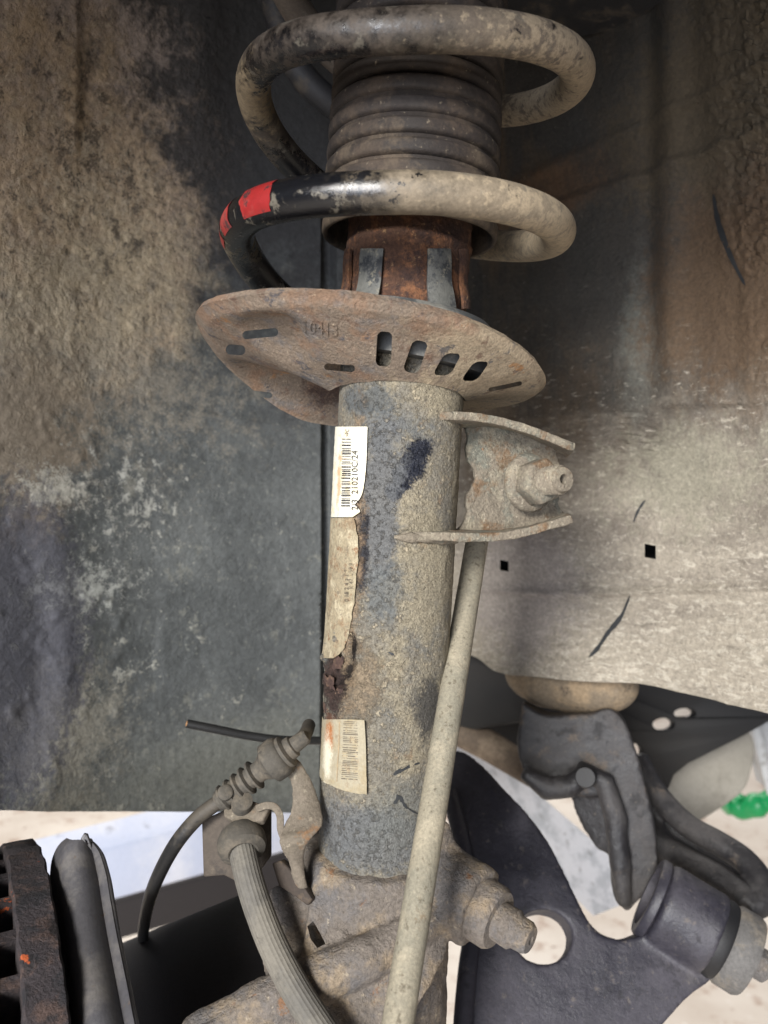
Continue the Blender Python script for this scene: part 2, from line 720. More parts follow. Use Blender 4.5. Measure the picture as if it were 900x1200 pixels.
def panel_pt(u, v):
    px = lerp(480, 1060, u)
    py = lerp(-330, panel_bottom(px), v)
    d = panel_depth(px, py)
    p = P(px, py, d)
    a = 0
    # diagonal pressed beads of the inner wing
    b1 = py - (208 - (px - 620) * 0.46)
    a += 0.0018 * math.exp(-(b1 / 7) ** 2) * smooth(590, 640, px)
    b2 = py - (246 - (px - 640) * 0.345)
    a += 0.0028 * math.exp(-(b2 / 9) ** 2) * smooth(560, 640, px)
    a -= 0.001 * smooth(0, 12, b1) * smooth(0, -12, b2) * smooth(560, 620, px)
    # vertical swage
    a += 0.005 * math.exp(-((px - 787) / 16) ** 2) * smooth(500, 380, py)
    a -= 0.003 * math.exp(-((px - 760) / 12) ** 2) * smooth(500, 380, py)
    # seam and steps
    s1 = py - (492 - (px - 620) * 0.11 + 10 * smooth(760, 900, px))
    a -= 0.0022 * smooth(-5, 5, s1)
    a += 0.0012 * math.exp(-(s1 / 3) ** 2)
    a += 0.0030 * math.exp(-((py - 688 - (px - 560) * 0.02 - 6 * math.sin(px * 0.012)) / 4) ** 2)
    a += 0.006 * smooth(690, 790, py) * smooth(580, 680, px)
    # run lines of dried dirt, like a topographic map
    w = math.exp(-((px - 715) / 95) ** 2) * math.exp(-((py - 525 + (px - 715) * 0.18) / 42) ** 2)
    ph = (py + (px - 640) * 0.16 + 14 * fbm((px * 0.01, py * 0.006, 2), 1.3, 3)) * 0.62
    a += 0.0015 * w * math.sin(ph)
    w2 = smooth(640, 700, py) * smooth(600, 680, px)
    a += 0.0006 * w2 * math.sin((py - px * 0.08 + 16 * fbm((px * 0.008, py * 0.008, 4), 1.0, 3)) * 0.42)
    a += 0.010 * math.exp(-((px - 650) / 85) ** 4) * smooth(735, 798, py) ** 1.5
    # rough deadening mat, upper right
    mat_ = smooth(820, 850, px + (py - 160) * -0.08) * smooth(330, 300, py) + smooth(860, 880, px) * smooth(480, 440, py) * 0.6
    a += mat_ * 0.0030 * abs(fbm((px * 0.01, py * 0.01, 1.5), 9, 4))
    a += 0.003 * mat_
    a += 0.0005 * fbm((px * 0.01, py * 0.01, 8.5), 5.0, 4)
    nrm = V((-0.62, -0.78, -0.02)).normalized()
    return p + nrm * a


PANEL_ORG = P(720, 790, 0.515)


def po(px, py):
    return P(px, py, panel_depth(px, py)) - PANEL_ORG


pan_mat = grime('dusty_body_panel', rgb(112, 104, 94), 0.6,
                layers=[
                    dict(c=rgb(58, 54, 48), s=14, lo=0.2, hi=0.65, a=0.95, g=(0, 0, 2.8), b=-0.55),  # darker upwards: undercoat tone plus the well's shade put into the colour
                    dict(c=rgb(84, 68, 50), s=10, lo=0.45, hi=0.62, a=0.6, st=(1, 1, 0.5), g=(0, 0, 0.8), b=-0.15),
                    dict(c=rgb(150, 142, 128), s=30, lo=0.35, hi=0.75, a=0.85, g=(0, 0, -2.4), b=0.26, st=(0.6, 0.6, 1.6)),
                    dict(c=rgb(178, 171, 157), s=260, lo=0.55, hi=0.66, a=0.6, d=0.6, st=(0.5, 0.5, 1.3), g=(0, 0, -0.5), b=0.06),
                    dict(c=rgb(92, 84, 74), s=240, lo=0.58, hi=0.68, a=0.5, d=0.6, st=(0.4, 0.4, 1.6)),
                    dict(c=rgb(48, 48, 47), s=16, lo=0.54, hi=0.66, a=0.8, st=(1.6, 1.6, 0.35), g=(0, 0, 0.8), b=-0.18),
                    dict(c=rgb(176, 166, 140), s=320, lo=0.66, hi=0.72, a=0.6),
                ],
                spots=[
                    dict(p=po(605, 690), r=(0.045, 0.2, 0.06), c=rgb(150, 142, 140), s=24, n=0.8, i=0.5, o=1.1, a=0.5),
                    dict(p=po(800, 560), r=(0.05, 0.2, 0.04), c=rgb(132, 128, 112), s=80, n=2.4, i=0.2, o=1.1, a=0.7),
                    dict(p=po(700, 330), r=(0.05, 0.2, 0.06), c=rgb(54, 53, 50), s=30, n=1.0, i=0.5, o=1.2, a=0.8),
                    dict(p=po(650, 220), r=(0.06, 0.2, 0.02), c=rgb(88, 66, 46), s=30, n=1.0, i=0.5, o=1.2, a=0.8),
                    dict(p=po(745, 410), r=(0.010, 0.2, 0.06), c=rgb(112, 114, 106), s=90, n=2.4, i=0.1, o=1.2, a=0.45),
                    dict(p=po(760, 100), r=(0.05, 0.2, 0.09), c=rgb(46, 44, 40), s=40, n=1.6, i=0.3, o=1.2, a=0.85),
                    dict(p=po(870, 330), r=(0.045, 0.2, 0.07), c=rgb(84, 66, 48), s=30, n=1.2, i=0.5, o=1.2, a=0.85),
                    dict(p=po(860, 90), r=(0.05, 0.2, 0.06), c=rgb(72, 62, 46), s=30, n=1.2, i=0.5, o=1.2, a=0.8),
                ], vary=0.26, vscale=420, bump=0.7, bscale=520, bdist=0.0011, crust=1.6, cscale=150)
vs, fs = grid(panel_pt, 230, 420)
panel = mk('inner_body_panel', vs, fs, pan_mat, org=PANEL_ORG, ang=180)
solid(panel, 0.003, -1)


def box_at(px, py, d, w, h, dep, skew=0.0):
    c = [(px - w, py - h), (px + w, py - h + skew), (px + w, py + h + skew), (px - w, py + h)]
    a = [P(x, y, d - dep) for x, y in c] + [P(x, y, d + dep) for x, y in c]
    return a, [(0, 1, 2, 3), (7, 6, 5, 4), (0, 4, 5, 1), (1, 5, 6, 2), (2, 6, 7, 3), (3, 7, 4, 0)]


cut(panel, [box_at(591, 662, panel_depth(591, 662), 5, 6, 0.02, 2),
            box_at(762, 645, panel_depth(762, 645), 6.5, 8, 0.02, 2.5)])
# the body cavity behind the two holes, its shade painted near black
cav = rgb(16, 16, 16)
dark = grime('dark_cavity', cav, 0.9, vary=0.1, bump=0)
for (x, y) in ((591, 662), (762, 645)):
    v, f = box_at(x, y, panel_depth(x, y) + 0.034, 8, 10, 0.014)
    mk('body_cavity', v, [q for q in f if q != (0, 1, 2, 3)], dark, parent=panel, flat=True)
tag(panel, 'dusty metal inner body panel with two small square holes behind the bracket', 'body panel')

# scratch through the dirt and the round rubber-like bump under the panel
gouge_mat = grime('bare_dark_scratch', rgb(40, 42, 44), 0.6, vary=0.2)


def decal(path, width, mat, name, parent, f_pt, lift=0.0006):
    """thin worn mark laid on a surface function f_pt(px,py)"""
    pts = catmull([(x, y) for x, y in path], 5)
    vs, fs = [], []
    n = len(pts)
    for i, (x, y) in enumerate(pts):
        x2, y2 = pts[min(i + 1, n - 1)]
        x1, y1 = pts[max(i - 1, 0)]
        t = V((x2 - x1, y2 - y1)).normalized()
        w = width * (0.25 + math.sin(PI * i / (n - 1)) ** 0.6) * (0.7 + 0.6 * random.random()) * 0.5
        vs += [f_pt(x - t.y * w, y + t.x * w, lift), f_pt(x + t.y * w, y - t.x * w, lift)]
    for i in range(n - 1):
        fs.append((2 * i, 2 * i + 1, 2 * i + 3, 2 * i + 2))
    return mk(name, vs, fs, mat, parent=parent)


pan_bvh = BVHTree.FromObject(panel, bpy.context.evaluated_depsgraph_get())


def on_obj(bvh, obj):
    inv = MW[obj.name].inverted()

    def f(px, py, lift=0.0):
        o, d = ray(px, py)
        h = bvh.ray_cast(inv @ o, inv.to_3x3() @ d)
        if h[0] is None:
            return None
        p = MW[obj.name] @ h[0]
        return p - d * lift
    return f


onpan = on_obj(pan_bvh, panel)
decal([(738, 698), (728, 722), (712, 742), (700, 760), (690, 770)], 4.2, gouge_mat, 'scratch', panel, onpan)
decal([(756, 586), (748, 598), (742, 612)], 2.2, gouge_mat, 'scratch', panel, onpan)
decal([(836, 228), (842, 262), (856, 300), (873, 334)], 5, gouge_mat, 'scratch', panel, onpan)

bump_mat = grime('dusty_rubber', rgb(112, 100, 84), 0.85,
                 layers=[dict(c=rgb(138, 120, 96), s=60, lo=0.4, hi=0.65), dict(c=rgb(74, 64, 54), s=90, lo=0.58, hi=0.7)],
                 bump=0.7, bscale=500, bdist=0.001, crust=1.5, cscale=160)
bx = V((0.78, -0.62, 0)).normalized()
bn = V((-0.62, -0.78, 0)).normalized()
c0 = P(646, 801, panel_depth(646, 801)) - bn * 0.0290
vs, fs = [], []
nu, nv = 64, 30
for j in range(nv):
    ph = -PI / 2 + PI * j / (nv - 1)
    for i in range(nu):
        a = 2 * PI * i / nu
        e = V((math.cos(ph) * math.cos(a), math.cos(ph) * math.sin(a), math.sin(ph)))
        pw = lambda t: math.copysign(abs(t) ** 0.8, t)
        p = c0 + bx * (0.0520 * e.x) + bn * (0.027 * e.y) + V((0, 0, 0.0260 * pw(e.z)))
        p += (p - c0).normalized() * 0.0012 * fbm(p, 60, 4)
        vs.append(p)
for j in range(nv - 1):
    for i in range(nu):
        q = (i + 1) % nu
        fs.append((j * nu + i, j * nu + q, (j + 1) * nu + q, (j + 1) * nu + i))
bp = mk('body_mount', vs, fs, bump_mat, ang=180)
tag(bp, 'dusty round body mount bulging below the inner panel', 'body mount')

# roof of the wheel well, the wing above the viewer and the strut tower
roof_mat = grime('underseal', rgb(50, 46, 42), 0.85, layers=[dict(c=rgb(84, 72, 58), s=20, lo=0.45, hi=0.7)], bump=0.6, bscale=300, bdist=0.002)
vs, fs = grid(lambda u, v: V((lerp(-0.62, 0.62, u), lerp(0.02, 0.85, v), CZ + 0.355 + 0.05 * math.sin(PI * v) + 0.004 * fbm((u * 9, v * 6, 0), 1, 3))), 40, 30)
roof = mk('wheel_well_roof', vs, fs, roof_mat)
solid(roof, 0.003, 1)
tag(roof, 'dark underseal covered roof of the wheel well above the spring', 'body panel')
wing_mat = grime('wing_paint', rgb(150, 152, 156), 0.35, coat=0.6, bump=0, vary=0.04)
vs, fs = grid(lambda u, v: V((lerp(-0.75, 0.75, u), 0.015 - 0.03 * v - 0.02 * math.sin(PI * u), CZ + 0.212 + 0.0 * v + lerp(-0.12, 0, min(1, 4 * u * (1 - u) * 1.2)) + v * 0.26)), 60, 12)
wing = mk('front_wing', vs, fs, wing_mat)  # unseen wing, edge set low to shade the top of the well
solid(wing, 0.002, 1)
tag(wing, 'painted front wing of the car above the open wheel arch', 'car wing')

# ================================================================== STRUT
tube_spots = [
    dict(p=SI @ cp(*cyl(494, 527, RT), RT), r=(0.0062, 0.02, 0.0085), c=rgb(28, 32, 44), s=150, n=1.7, i=0.5, o=0.85, a=1.0, rg=0.35),
    dict(p=SI @ cp(*cyl(482, 545, RT), RT), r=(0.0075, 0.02, 0.0085), c=rgb(28, 32, 44), s=150, n=1.7, i=0.5, o=0.85, a=1.0, rg=0.35),
    dict(p=SI @ cp(*cyl(470, 562, RT), RT), r=(0.0068, 0.02, 0.0075), c=rgb(28, 32, 44), s=150, n=1.7, i=0.5, o=0.85, a=1.0, rg=0.35),
    dict(p=SI @ cp(*cyl(462, 578, RT), RT), r=(0.0045, 0.02, 0.0045), c=rgb(28, 32, 44), s=150, n=1.7, i=0.5, o=0.85, a=1.0, rg=0.35),
    dict(p=SI @ cp(*cyl(445, 580, RT), RT), r=(0.012, 0.02, 0.05), c=rgb(96, 98, 100), s=90, n=1.4, i=0.5, o=1.0, a=0.85, rg=0.45),
    dict(p=SI @ cp(*cyl(425, 645, RT), RT), r=(0.004, 0.02, 0.024), c=rgb(36, 36, 42), s=160, n=1.8, i=0.5, o=0.9, a=0.9, rg=0.5),
    dict(p=SI @ cp(*cyl(452, 690, RT), RT), r=(0.010, 0.02, 0.016), c=rgb(94, 98, 99), s=100, n=1.6, i=0.4, o=1.0, a=0.75),
    dict(p=SI @ cp(*cyl(503, 830, RT), RT), r=(0.010, 0.025, 0.017), c=rgb(52, 52, 54), s=120, n=1.6, i=0.4, o=1.0, a=0.85),
    dict(p=SI @ cp(*cyl(430, 985, RT), RT), r=(0.035, 0.03, 0.017), c=rgb(98, 100, 101), s=60, n=1.0, i=0.6, o=1.1, a=0.85, rg=0.6),
    dict(p=SI @ cp(*cyl(472, 955, RT), RT), r=(0.020, 0.03, 0.02), c=rgb(100, 102, 98), s=60, n=1.4, i=0.4, o=1.1, a=0.6, rg=0.7),
    dict(p=SI @ cp(*cyl(432, 470, RT), RT), r=(0.014, 0.03, 0.008), c=rgb(74, 80, 84), s=90, n=1.5, i=0.5, o=1.1, a=0.8, rg=0.6),
    dict(p=SI @ cp(*cyl(410, 690, RT), RT), r=(0.006, 0.02, 0.09), c=rgb(148, 124, 96), s=160, n=2.2, i=0.3, o=1.0, a=0.7, h=1),
    dict(p=SI @ cp(*cyl(425, 800, RT), RT), r=(0.012, 0.03, 0.02), c=rgb(134, 116, 92), s=160, n=2.4, i=0.2, o=1.0, a=0.7, h=1.5),
    dict(p=SI @ cp(*cyl(391, 800, RT), RT), r=(0.0080, 0.02, 0.0150), c=rgb(58, 42, 36), s=170, n=1.6, i=0.6, o=1.0, a=1.0, h=-1.5),
    dict(p=SI @ cp(*cyl(415, 762, RT), RT), r=(0.0013, 0.02, 0.0085), c=rgb(34, 26, 24), s=240, n=1.0, i=0.5, o=0.9, a=0.9),  # this spot and the next darken the crack with painted shade
    dict(p=SI @ cp(*cyl(410, 786, RT), RT), r=(0.0020, 0.02, 0.0045), c=rgb(34, 26, 24), s=240, n=1.0, i=0.5, o=0.9, a=0.9),
    dict(p=SI @ cp(*cyl(388, 850, RT), RT), r=(0.0045, 0.02, 0.007), c=rgb(92, 56, 36), s=200, n=1.4, i=0.6, o=0.95, a=0.9),
]
tube_mat = grime('dusty_strut_steel', rgb(120, 115, 104), 0.72,
                 layers=[
                     dict(c=rgb(96, 99, 99), s=30, lo=0.48, hi=0.66, a=0.8),
                     dict(c=rgb(148, 138, 116), s=55, lo=0.42, hi=0.64, a=0.8, g=(4, 0, 0), b=0.0),
                     dict(c=rgb(128, 104, 78), s=80, lo=0.60, hi=0.70, a=0.6),
                     dict(c=rgb(180, 167, 142), s=420, lo=0.53, hi=0.64, a=0.6, h=1.2),
                     dict(c=rgb(78, 72, 64), s=520, lo=0.58, hi=0.68, a=0.65),
                 ], spots=tube_spots, vary=0.36, vscale=1000, bump=1.0, bscale=1300, bdist=0.0009, crust=1.8, cscale=520)

sensor = thing('suspension_strut', 'grime covered damper strut with torn barcode labels standing in the knuckle', 'strut', S0, SM)
strut = sensor
hb, ht = -0.02, ah(380)
PIT = [cyl(393, 784, RT), cyl(388, 815, RT), cyl(384, 765, RT)]
CRK = [cyl(x, y, RT) for x, y in ((413, 744), (417, 755), (413, 768), (416, 778), (409, 790), (402, 799), (392, 806))]


def tube_disp(a, h):
    q = V((math.sin(a) * RT, -math.cos(a) * RT, h))
    d = 0.00016 * fbm(q, 260, 4)
    d += 0.0004 * smooth(0.1, 0.7, fbm(q, 70, 3)) * smooth(-0.2, 0.5, a)
    # rust crater with lifted scale round it on the left flank
    a0, h0 = PIT[0]
    if abs(h - h0) < 0.05 and a < 0.1:
        w_ = 0.5 * fbm(q, 170, 4)
        e = math.hypot((a - a0) * RT / 0.0080, (h - h0) / 0.0120) + w_
        d += -0.0026 * smooth(0.95, 0.5, e) + 0.0019 * math.exp(-((e - 1.05) / 0.16) ** 2) * max(0, 0.7 + 0.9 * fbm(q, 260, 3))
        d += 0.0013 * smooth(0.85, 0.2, e) * abs(fbm(q, 380, 4))
        # open crack running up from the crater
        best = 9
        for k_ in range(len(CRK) - 1):
            (ua, uh), (va, vh) = CRK[k_], CRK[k_ + 1]
            ax_, bx_ = (va - ua) * RT, vh - uh
            px_, pz_ = (a - ua) * RT, h - uh
            tt = max(0, min(1, (px_ * ax_ + pz_ * bx_) / (ax_ * ax_ + bx_ * bx_)))
            best = min(best, math.hypot(px_ - tt * ax_, pz_ - tt * bx_))
        best += 0.0004 * fbm(q, 420, 3)
        d += -0.0042 * smooth(0.0014, 0.0005, best) + 0.0009 * math.exp(-((best - 0.0022) / 0.0010) ** 2)
    a1, h1 = PIT[1]
    e = math.hypot((a - a1) * RT / 0.013, (h - h1) / 0.012)
    d += 0.0007 * smooth(1, 0.3, e) * (0.6 + fbm(q, 380, 4))
    # corrosion blisters under the label strip
    d += 0.0011 * smooth(-0.45, -0.8, a) * smooth(ah(880), ah(800), h) * smooth(ah(600), ah(640), h) * (0.55 + 0.8 * fbm(q, 210, 3))
    return d


nH = 640
angs = [-1.75 + 3.5 * i / 379 for i in range(380)] + [1.75 + (2 * PI - 3.5) * i / 50 for i in range(1, 50)]
nA = len(angs)
vs = []
for j in range(nH):
    h = lerp(hb, ht, j / (nH - 1))
    for a in angs:
        vs.append(cp(a, h, RT + (tube_disp(a, h) if a <= 1.75 else 0)))
fs = [(j * nA + i, j * nA + (i + 1) % nA, (j + 1) * nA + (i + 1) % nA, (j + 1) * nA + i) for j in range(nH - 1) for i in range(nA)]
fs += [tuple(range(nA)), tuple((nH - 1) * nA + i for i in range(nA))]
damper = mk('damper_tube', vs, fs, tube_mat, parent=strut, ang=180)

# bare pen-like scuffs low on the tube


def ontube(px, py, lift=0.0):
    a, h = cyl(px, py, RT + 0.0003 + lift)
    return cp(a, h, RT + 0.0003 + lift)


for pth, w in (([(461, 908), (467, 904), (474, 902)], 3.6), ([(471, 903), (480, 898), (492, 894)], 2.6), ([(463, 939), (468, 934), (472, 940), (477, 948)], 3.0),
               ([(466, 931), (465, 938), (461, 942)], 3.2), ([(476, 946), (484, 951), (492, 955)], 1.6), ([(455, 764), (462, 768)], 2.4)):
    decal(pth, w, gouge_mat, 'scuff_mark', strut, ontube, 0.0001)

# lifted rust flakes
flake_mat = grime('rust_scale', rgb(66, 48, 42), 0.9, layers=[dict(c=rgb(104, 82, 66), s=200, lo=0.45, hi=0.62), dict(c=rgb(38, 26, 24), s=260, lo=0.55, hi=0.66)],
                  bump=0.9, bscale=1400, bdist=0.0006)
for i, (x, y, w, h_) in enumerate(((397, 777, 9, 13), (386, 768, 9, 7), (383, 830, 6, 12), (388, 800, 8, 14), (399, 812, 7, 9))):
    def ff(u, v, x=x, y=y, w=w, h_=h_, i=i):
        r = 0.8 + 0.35 * fbm((u * 2 + i, v * 2, 3), 1.5, 3)
        px = x + (u - 0.5) * w * 1.5 * r
        py = y + (v - 0.5) * h_ * 1.5 * r
        e = 0.0007 + 0.0011 * abs(fbm((u * 3 + i * 2, v * 3, i), 1.2, 3)) + 0.0008 * (1 - v) * (i % 2)
        a, h = cyl(px, py, RT + 0.0006)
        return cp(a, h, RT + e)
    v, f = grid(ff, 9, 9)
    mk('rust_flake', v, f, flake_mat, parent=strut, ang=180)

# ------------------------------------------------------------------ labels
lab1 = grime('paper_label', rgb(208, 205, 190), 0.65, layers=[dict(c=rgb(176, 168, 146), s=300, lo=0.56, hi=0.66, a=0.6), dict(c=rgb(206, 190, 148), s=120, lo=0.50, hi=0.66, a=0.75), dict(c=rgb(150, 104, 62), s=160, lo=0.62, hi=0.69, a=0.8)],
             spots=[dict(p=SI @ cp(*cyl(398, 560, RT), RT), r=(0.0016, 0.02, 0.02), c=rgb(176, 136, 94), s=300, n=2.2, i=0.2, o=0.9, a=0.8)], vary=0.06, vscale=500, bump=0.2)
lab2 = grime('aged_label', rgb(140, 129, 106), 0.85, layers=[dict(c=rgb(172, 161, 136), s=140, lo=0.48, hi=0.64, a=0.8), dict(c=rgb(124, 104, 80), s=120, lo=0.50, hi=0.64, a=0.8), dict(c=rgb(112, 76, 48), s=180, lo=0.58, hi=0.68, a=0.8), dict(c=rgb(96, 88, 76), s=420, lo=0.56, hi=0.66, a=0.6)], vary=0.25, vscale=800, bump=0.8, bscale=900, bdist=0.0006, crust=1.2, cscale=300)
lab3 = grime('stained_label', rgb(148, 140, 120), 0.8, layers=[dict(c=rgb(142, 129, 102), s=120, lo=0.45, hi=0.65, a=0.8), dict(c=rgb(128, 110, 86), s=240, lo=0.55, hi=0.66, a=0.6)],
             spots=[dict(p=SI @ cp(*cyl(386, 862, RT), RT), r=(0.003, 0.02, 0.010), c=rgb(146, 88, 40), s=160, n=1.0, i=0.3, o=1.0, a=0.95),
                    dict(p=SI @ cp(*cyl(384, 885, RT), RT), r=(0.003, 0.02, 0.014), c=rgb(206, 200, 180), s=160, n=1.0, i=0.3, o=1.0, a=0.8)], vary=0.12, vscale=700, bump=0.3)
ink = grime('black_ink', rgb(38, 36, 40), 0.7, layers=[dict(c=rgb(150, 146, 138), s=420, lo=0.56, hi=0.66, a=0.8)], vary=0.1, bump=0)
ink_f = grime('faded_ink', rgb(84, 76, 66), 0.8, layers=[dict(c=rgb(170, 154, 122), s=420, lo=0.5, hi=0.62, a=0.9)], vary=0.1, bump=0)


def sticker(rows, mat, name, wrap=0.12, lift=0.0007, nx=12, curl=None, jag=0.0):
    """rows: (py, left px, right px) top to bottom"""
    rr = catmull(rows, 6)
    vs, fs = [], []
    for j, (py, xl, xr) in enumerate(rr):
        for i in range(nx + 2):
            u = max(0, (i - 1)) / nx
            px = lerp(xl, xr, u)
            if jag and i == nx + 1:
                px += random.uniform(-jag, jag)
            a, h = cyl(px, py, RT + lift)
            if i == 0:
                a -= wrap
            vs.append(cp(a, h, RT + lift + (curl(u, j / (len(rr) - 1)) if curl else 0) + 0.00012 * fbm((px * 0.2, py * 0.2, 0), 1, 2)))
    w = nx + 2
    for j in range(len(rr) - 1):
        for i in range(w - 1):
            fs.append((j * w + i, j * w + i + 1, (j + 1) * w + i + 1, (j + 1) * w + i))
    return mk(name, vs, fs, mat, parent=strut, ang=180)


L1 = sticker([(500, 394, 430.5), (520, 393, 430), (545, 392, 429), (565, 391, 427), (578, 390, 424.5), (585, 390, 421), (591, 389, 416),
              (594, 389, 418), (599, 389, 422), (602, 389, 419), (606, 388, 413)], lab1, 'barcode_label', lift=0.0012)
L1['label'] = 'white barcode label with torn lower right corner'
L2 = sticker([(607, 388, 415), (640, 387.5, 420), (660, 386, 419), (700, 384, 416), (735, 381.5, 410), (752, 380, 407), (764, 379, 401), (771, 378, 393)],
             lab2, 'aged_label', lift=0.0013, jag=0.8, curl=lambda u, v: 0.0012 * v ** 3 + 0.0008 * max(0, 0.3 - u) * v)
L2['label'] = 'yellowed peeling label strip'
L3 = sticker([(843, 379, 428), (870, 378, 429.5), (895, 377, 430), (905, 376.5, 430), (914, 376.5, 430.5), (921, 388, 430.5), (927, 404, 430.5), (930.5, 421, 430.5)],
             lab3, 'stained_label', wrap=0.15, lift=0.0010, curl=lambda u, v: 0.0011 * u ** 4)
L3['label'] = 'rust stained label with faded barcode'
crease_mat = grime('paper_crease', rgb(150, 132, 104), 0.8, vary=0.2, bump=0)
crease = sticker([(846, 397, 398.2), (870, 396.5, 398), (895, 395, 396.2), (916, 394, 395)], crease_mat, 'label_crease', wrap=0.0, lift=0.00120, nx=2)
crease.parent = L3


def bars(y0, y1, xl, xr, mat, parent, lift, weights, seed, slope=0.0, skip=()):
    rnd = random.Random(seed)
    y = y0
    vs, fs = [], []
    while y < y1:
        w = rnd.choice(weights)
        t = (y - y0) / (y1 - y0)
        a, b = xl(t) + rnd.uniform(-0.5, 0.5), xr(t) + rnd.uniform(-0.4, 0.4)
        n = 6
        o = len(vs)
        for i in range(n + 1):
            px = lerp(a, b, i / n)
            for yy in (y, y + w):
                an, h = cyl(px, yy + slope * (px - a), RT + lift)
                vs.append(cp(an, h, RT + lift))
        for i in range(n):
            fs.append((o + 2 * i, o + 2 * i + 1, o + 2 * i + 3, o + 2 * i + 2))
        y += w + rnd.choice((1.0, 1.3, 1.8, 2.6))
    return mk('barcode', vs, fs, mat, parent=parent, flat=True)


MW[L1.name] = MW[strut.name]
b1 = bars(514, 594, lambda t: 400.5 - 0.5 * t, lambda t: 411 - 1.2 * t, ink, L1, 0.00165, (0.8, 1.0, 1.5, 0.7), 3)
b3 = bars(845, 914, lambda t: 402.5 - 2.5 * t, lambda t: 420 - 1 * t, ink_f, L3, 0.00150, (0.7, 0.8, 1.1, 0.6), 8, slope=0.06)
b3['label'] = 'faded barcode'


def tube_text(s, xb, yb, size, mat, parent, lift, sx=1.0):
    v, f = text_mesh(s, size)
    out = []
    for p in v:
        a, h = cyl(xb - p.y - (yb - p.x * sx) * 0 + 0.04 * (p.x * sx) * 0, yb - p.x * sx, RT + lift)
        out.append(cp(a, h, RT + lift))
    return mk('printed_number', out, f, mat, parent=parent, flat=True)


tube_text('2/3  210210C/24', 419, 598, 10.5, ink, L1, 0.00165, 0.98)
tube_text('>PC', 409, 512, 6.5, ink_f, L1, 0.00165, 0.8)
tube_text('0 18 2 4 3 1 7', 408, 705, 7.0, ink_f, L2, 0.0022, 0.95)
tube_text('K 47 A 19 3', 413, 690, 6.5, ink_f, L2, 0.0022, 0.95)
tube_text('30 8 1 5 2', 412, 762, 6.5, ink_f, L2, 0.0028, 0.95)

# ------------------------------------------------------------------ spring seat
seat_mat = grime('rusty_pressed_steel', rgb(112, 99, 86), 0.8,
                 layers=[
                     dict(c=rgb(98, 94, 92), s=60, lo=0.50, hi=0.64, a=0.8),
                     dict(c=rgb(120, 94, 74), s=45, lo=0.48, hi=0.64, a=0.75),
                     dict(c=rgb(146, 132, 110), s=70, lo=0.44, hi=0.64, a=0.85, g=(7, 0, 0), b=-0.06),
                     dict(c=rgb(144, 100, 56), s=70, lo=0.63, hi=0.71, a=0.75),
                     dict(c=rgb(88, 66, 54), s=130, lo=0.58, hi=0.68, a=0.75),
                     dict(c=rgb(58, 60, 68), s=110, lo=0.60, hi=0.67, a=0.75, off=(2.2, 1.7, 0.4)),
                     dict(c=rgb(176, 160, 136), s=600, lo=0.6, hi=0.7, a=0.5),
                 ], spots=[dict(p=SI @ V((-0.026, 0.374, CZ + 0.058)), r=(0.021, 0.030, 0.0125), c=rgb(54, 37, 30), s=120, n=1.2, i=0.5, o=1.1, a=0.95)], vary=0.3, vscale=700, bump=0.9, bscale=900, bdist=0.0008, crust=1.2, cscale=330)  # dark rust spot also paints the shade in the left rear cavity
hs = ah(441)
SEAT_R = 0.0765
cs = St(-0.0140, 0.004, hs)
sx_t = R_(9.5)
TA, TB = R_(10.0), R_(9.5)        # left edge up; front edge up
Msx = (Matrix.Translation(cs) @ SM.to_3x3().to_4x4() @ Matrix.Rotation(TA, 4, 'Y') @ Matrix.Rotation(-TB, 4, 'X'))


D_ = PI / 180
ZR = [(-225, 0.0500), (-180, 0.0440), (-150, 0.0455), (-120, 0.0640), (-90, 0.0800), (-45, 0.0785), (0, 0.0745), (45, 0.0655), (90, 0.0530), (135, 0.0500), (180, 0.0440), (210, 0.0455), (240, 0.061)]
RR = [(-225, 0.0730), (-180, 0.0720), (-150, 0.0735), (-120, 0.0770), (-90, 0.0765), (-45, 0.0675), (0, 0.0600), (45, 0.0655), (90, 0.0755), (135, 0.0760), (180, 0.0720), (210, 0.0735), (240, 0.076)]
ZI = [(-225, 0.0600), (-180, 0.0700), (-150, 0.0750), (-116, 0.0760), (-97, 0.0545), (-60, 0.0528), (0, 0.0520), (45, 0.0500), (90, 0.0480), (135, 0.0560), (180, 0.0700), (210, 0.075), (240, 0.075)]
RI = [(-225, 0.0300), (-180, 0.0350), (-150, 0.0390), (-120, 0.0400), (-90, 0.0330), (-60, 0.0280), (0, 0.0273), (90, 0.0273), (135, 0.0280), (180, 0.0350), (210, 0.039), (240, 0.040)]


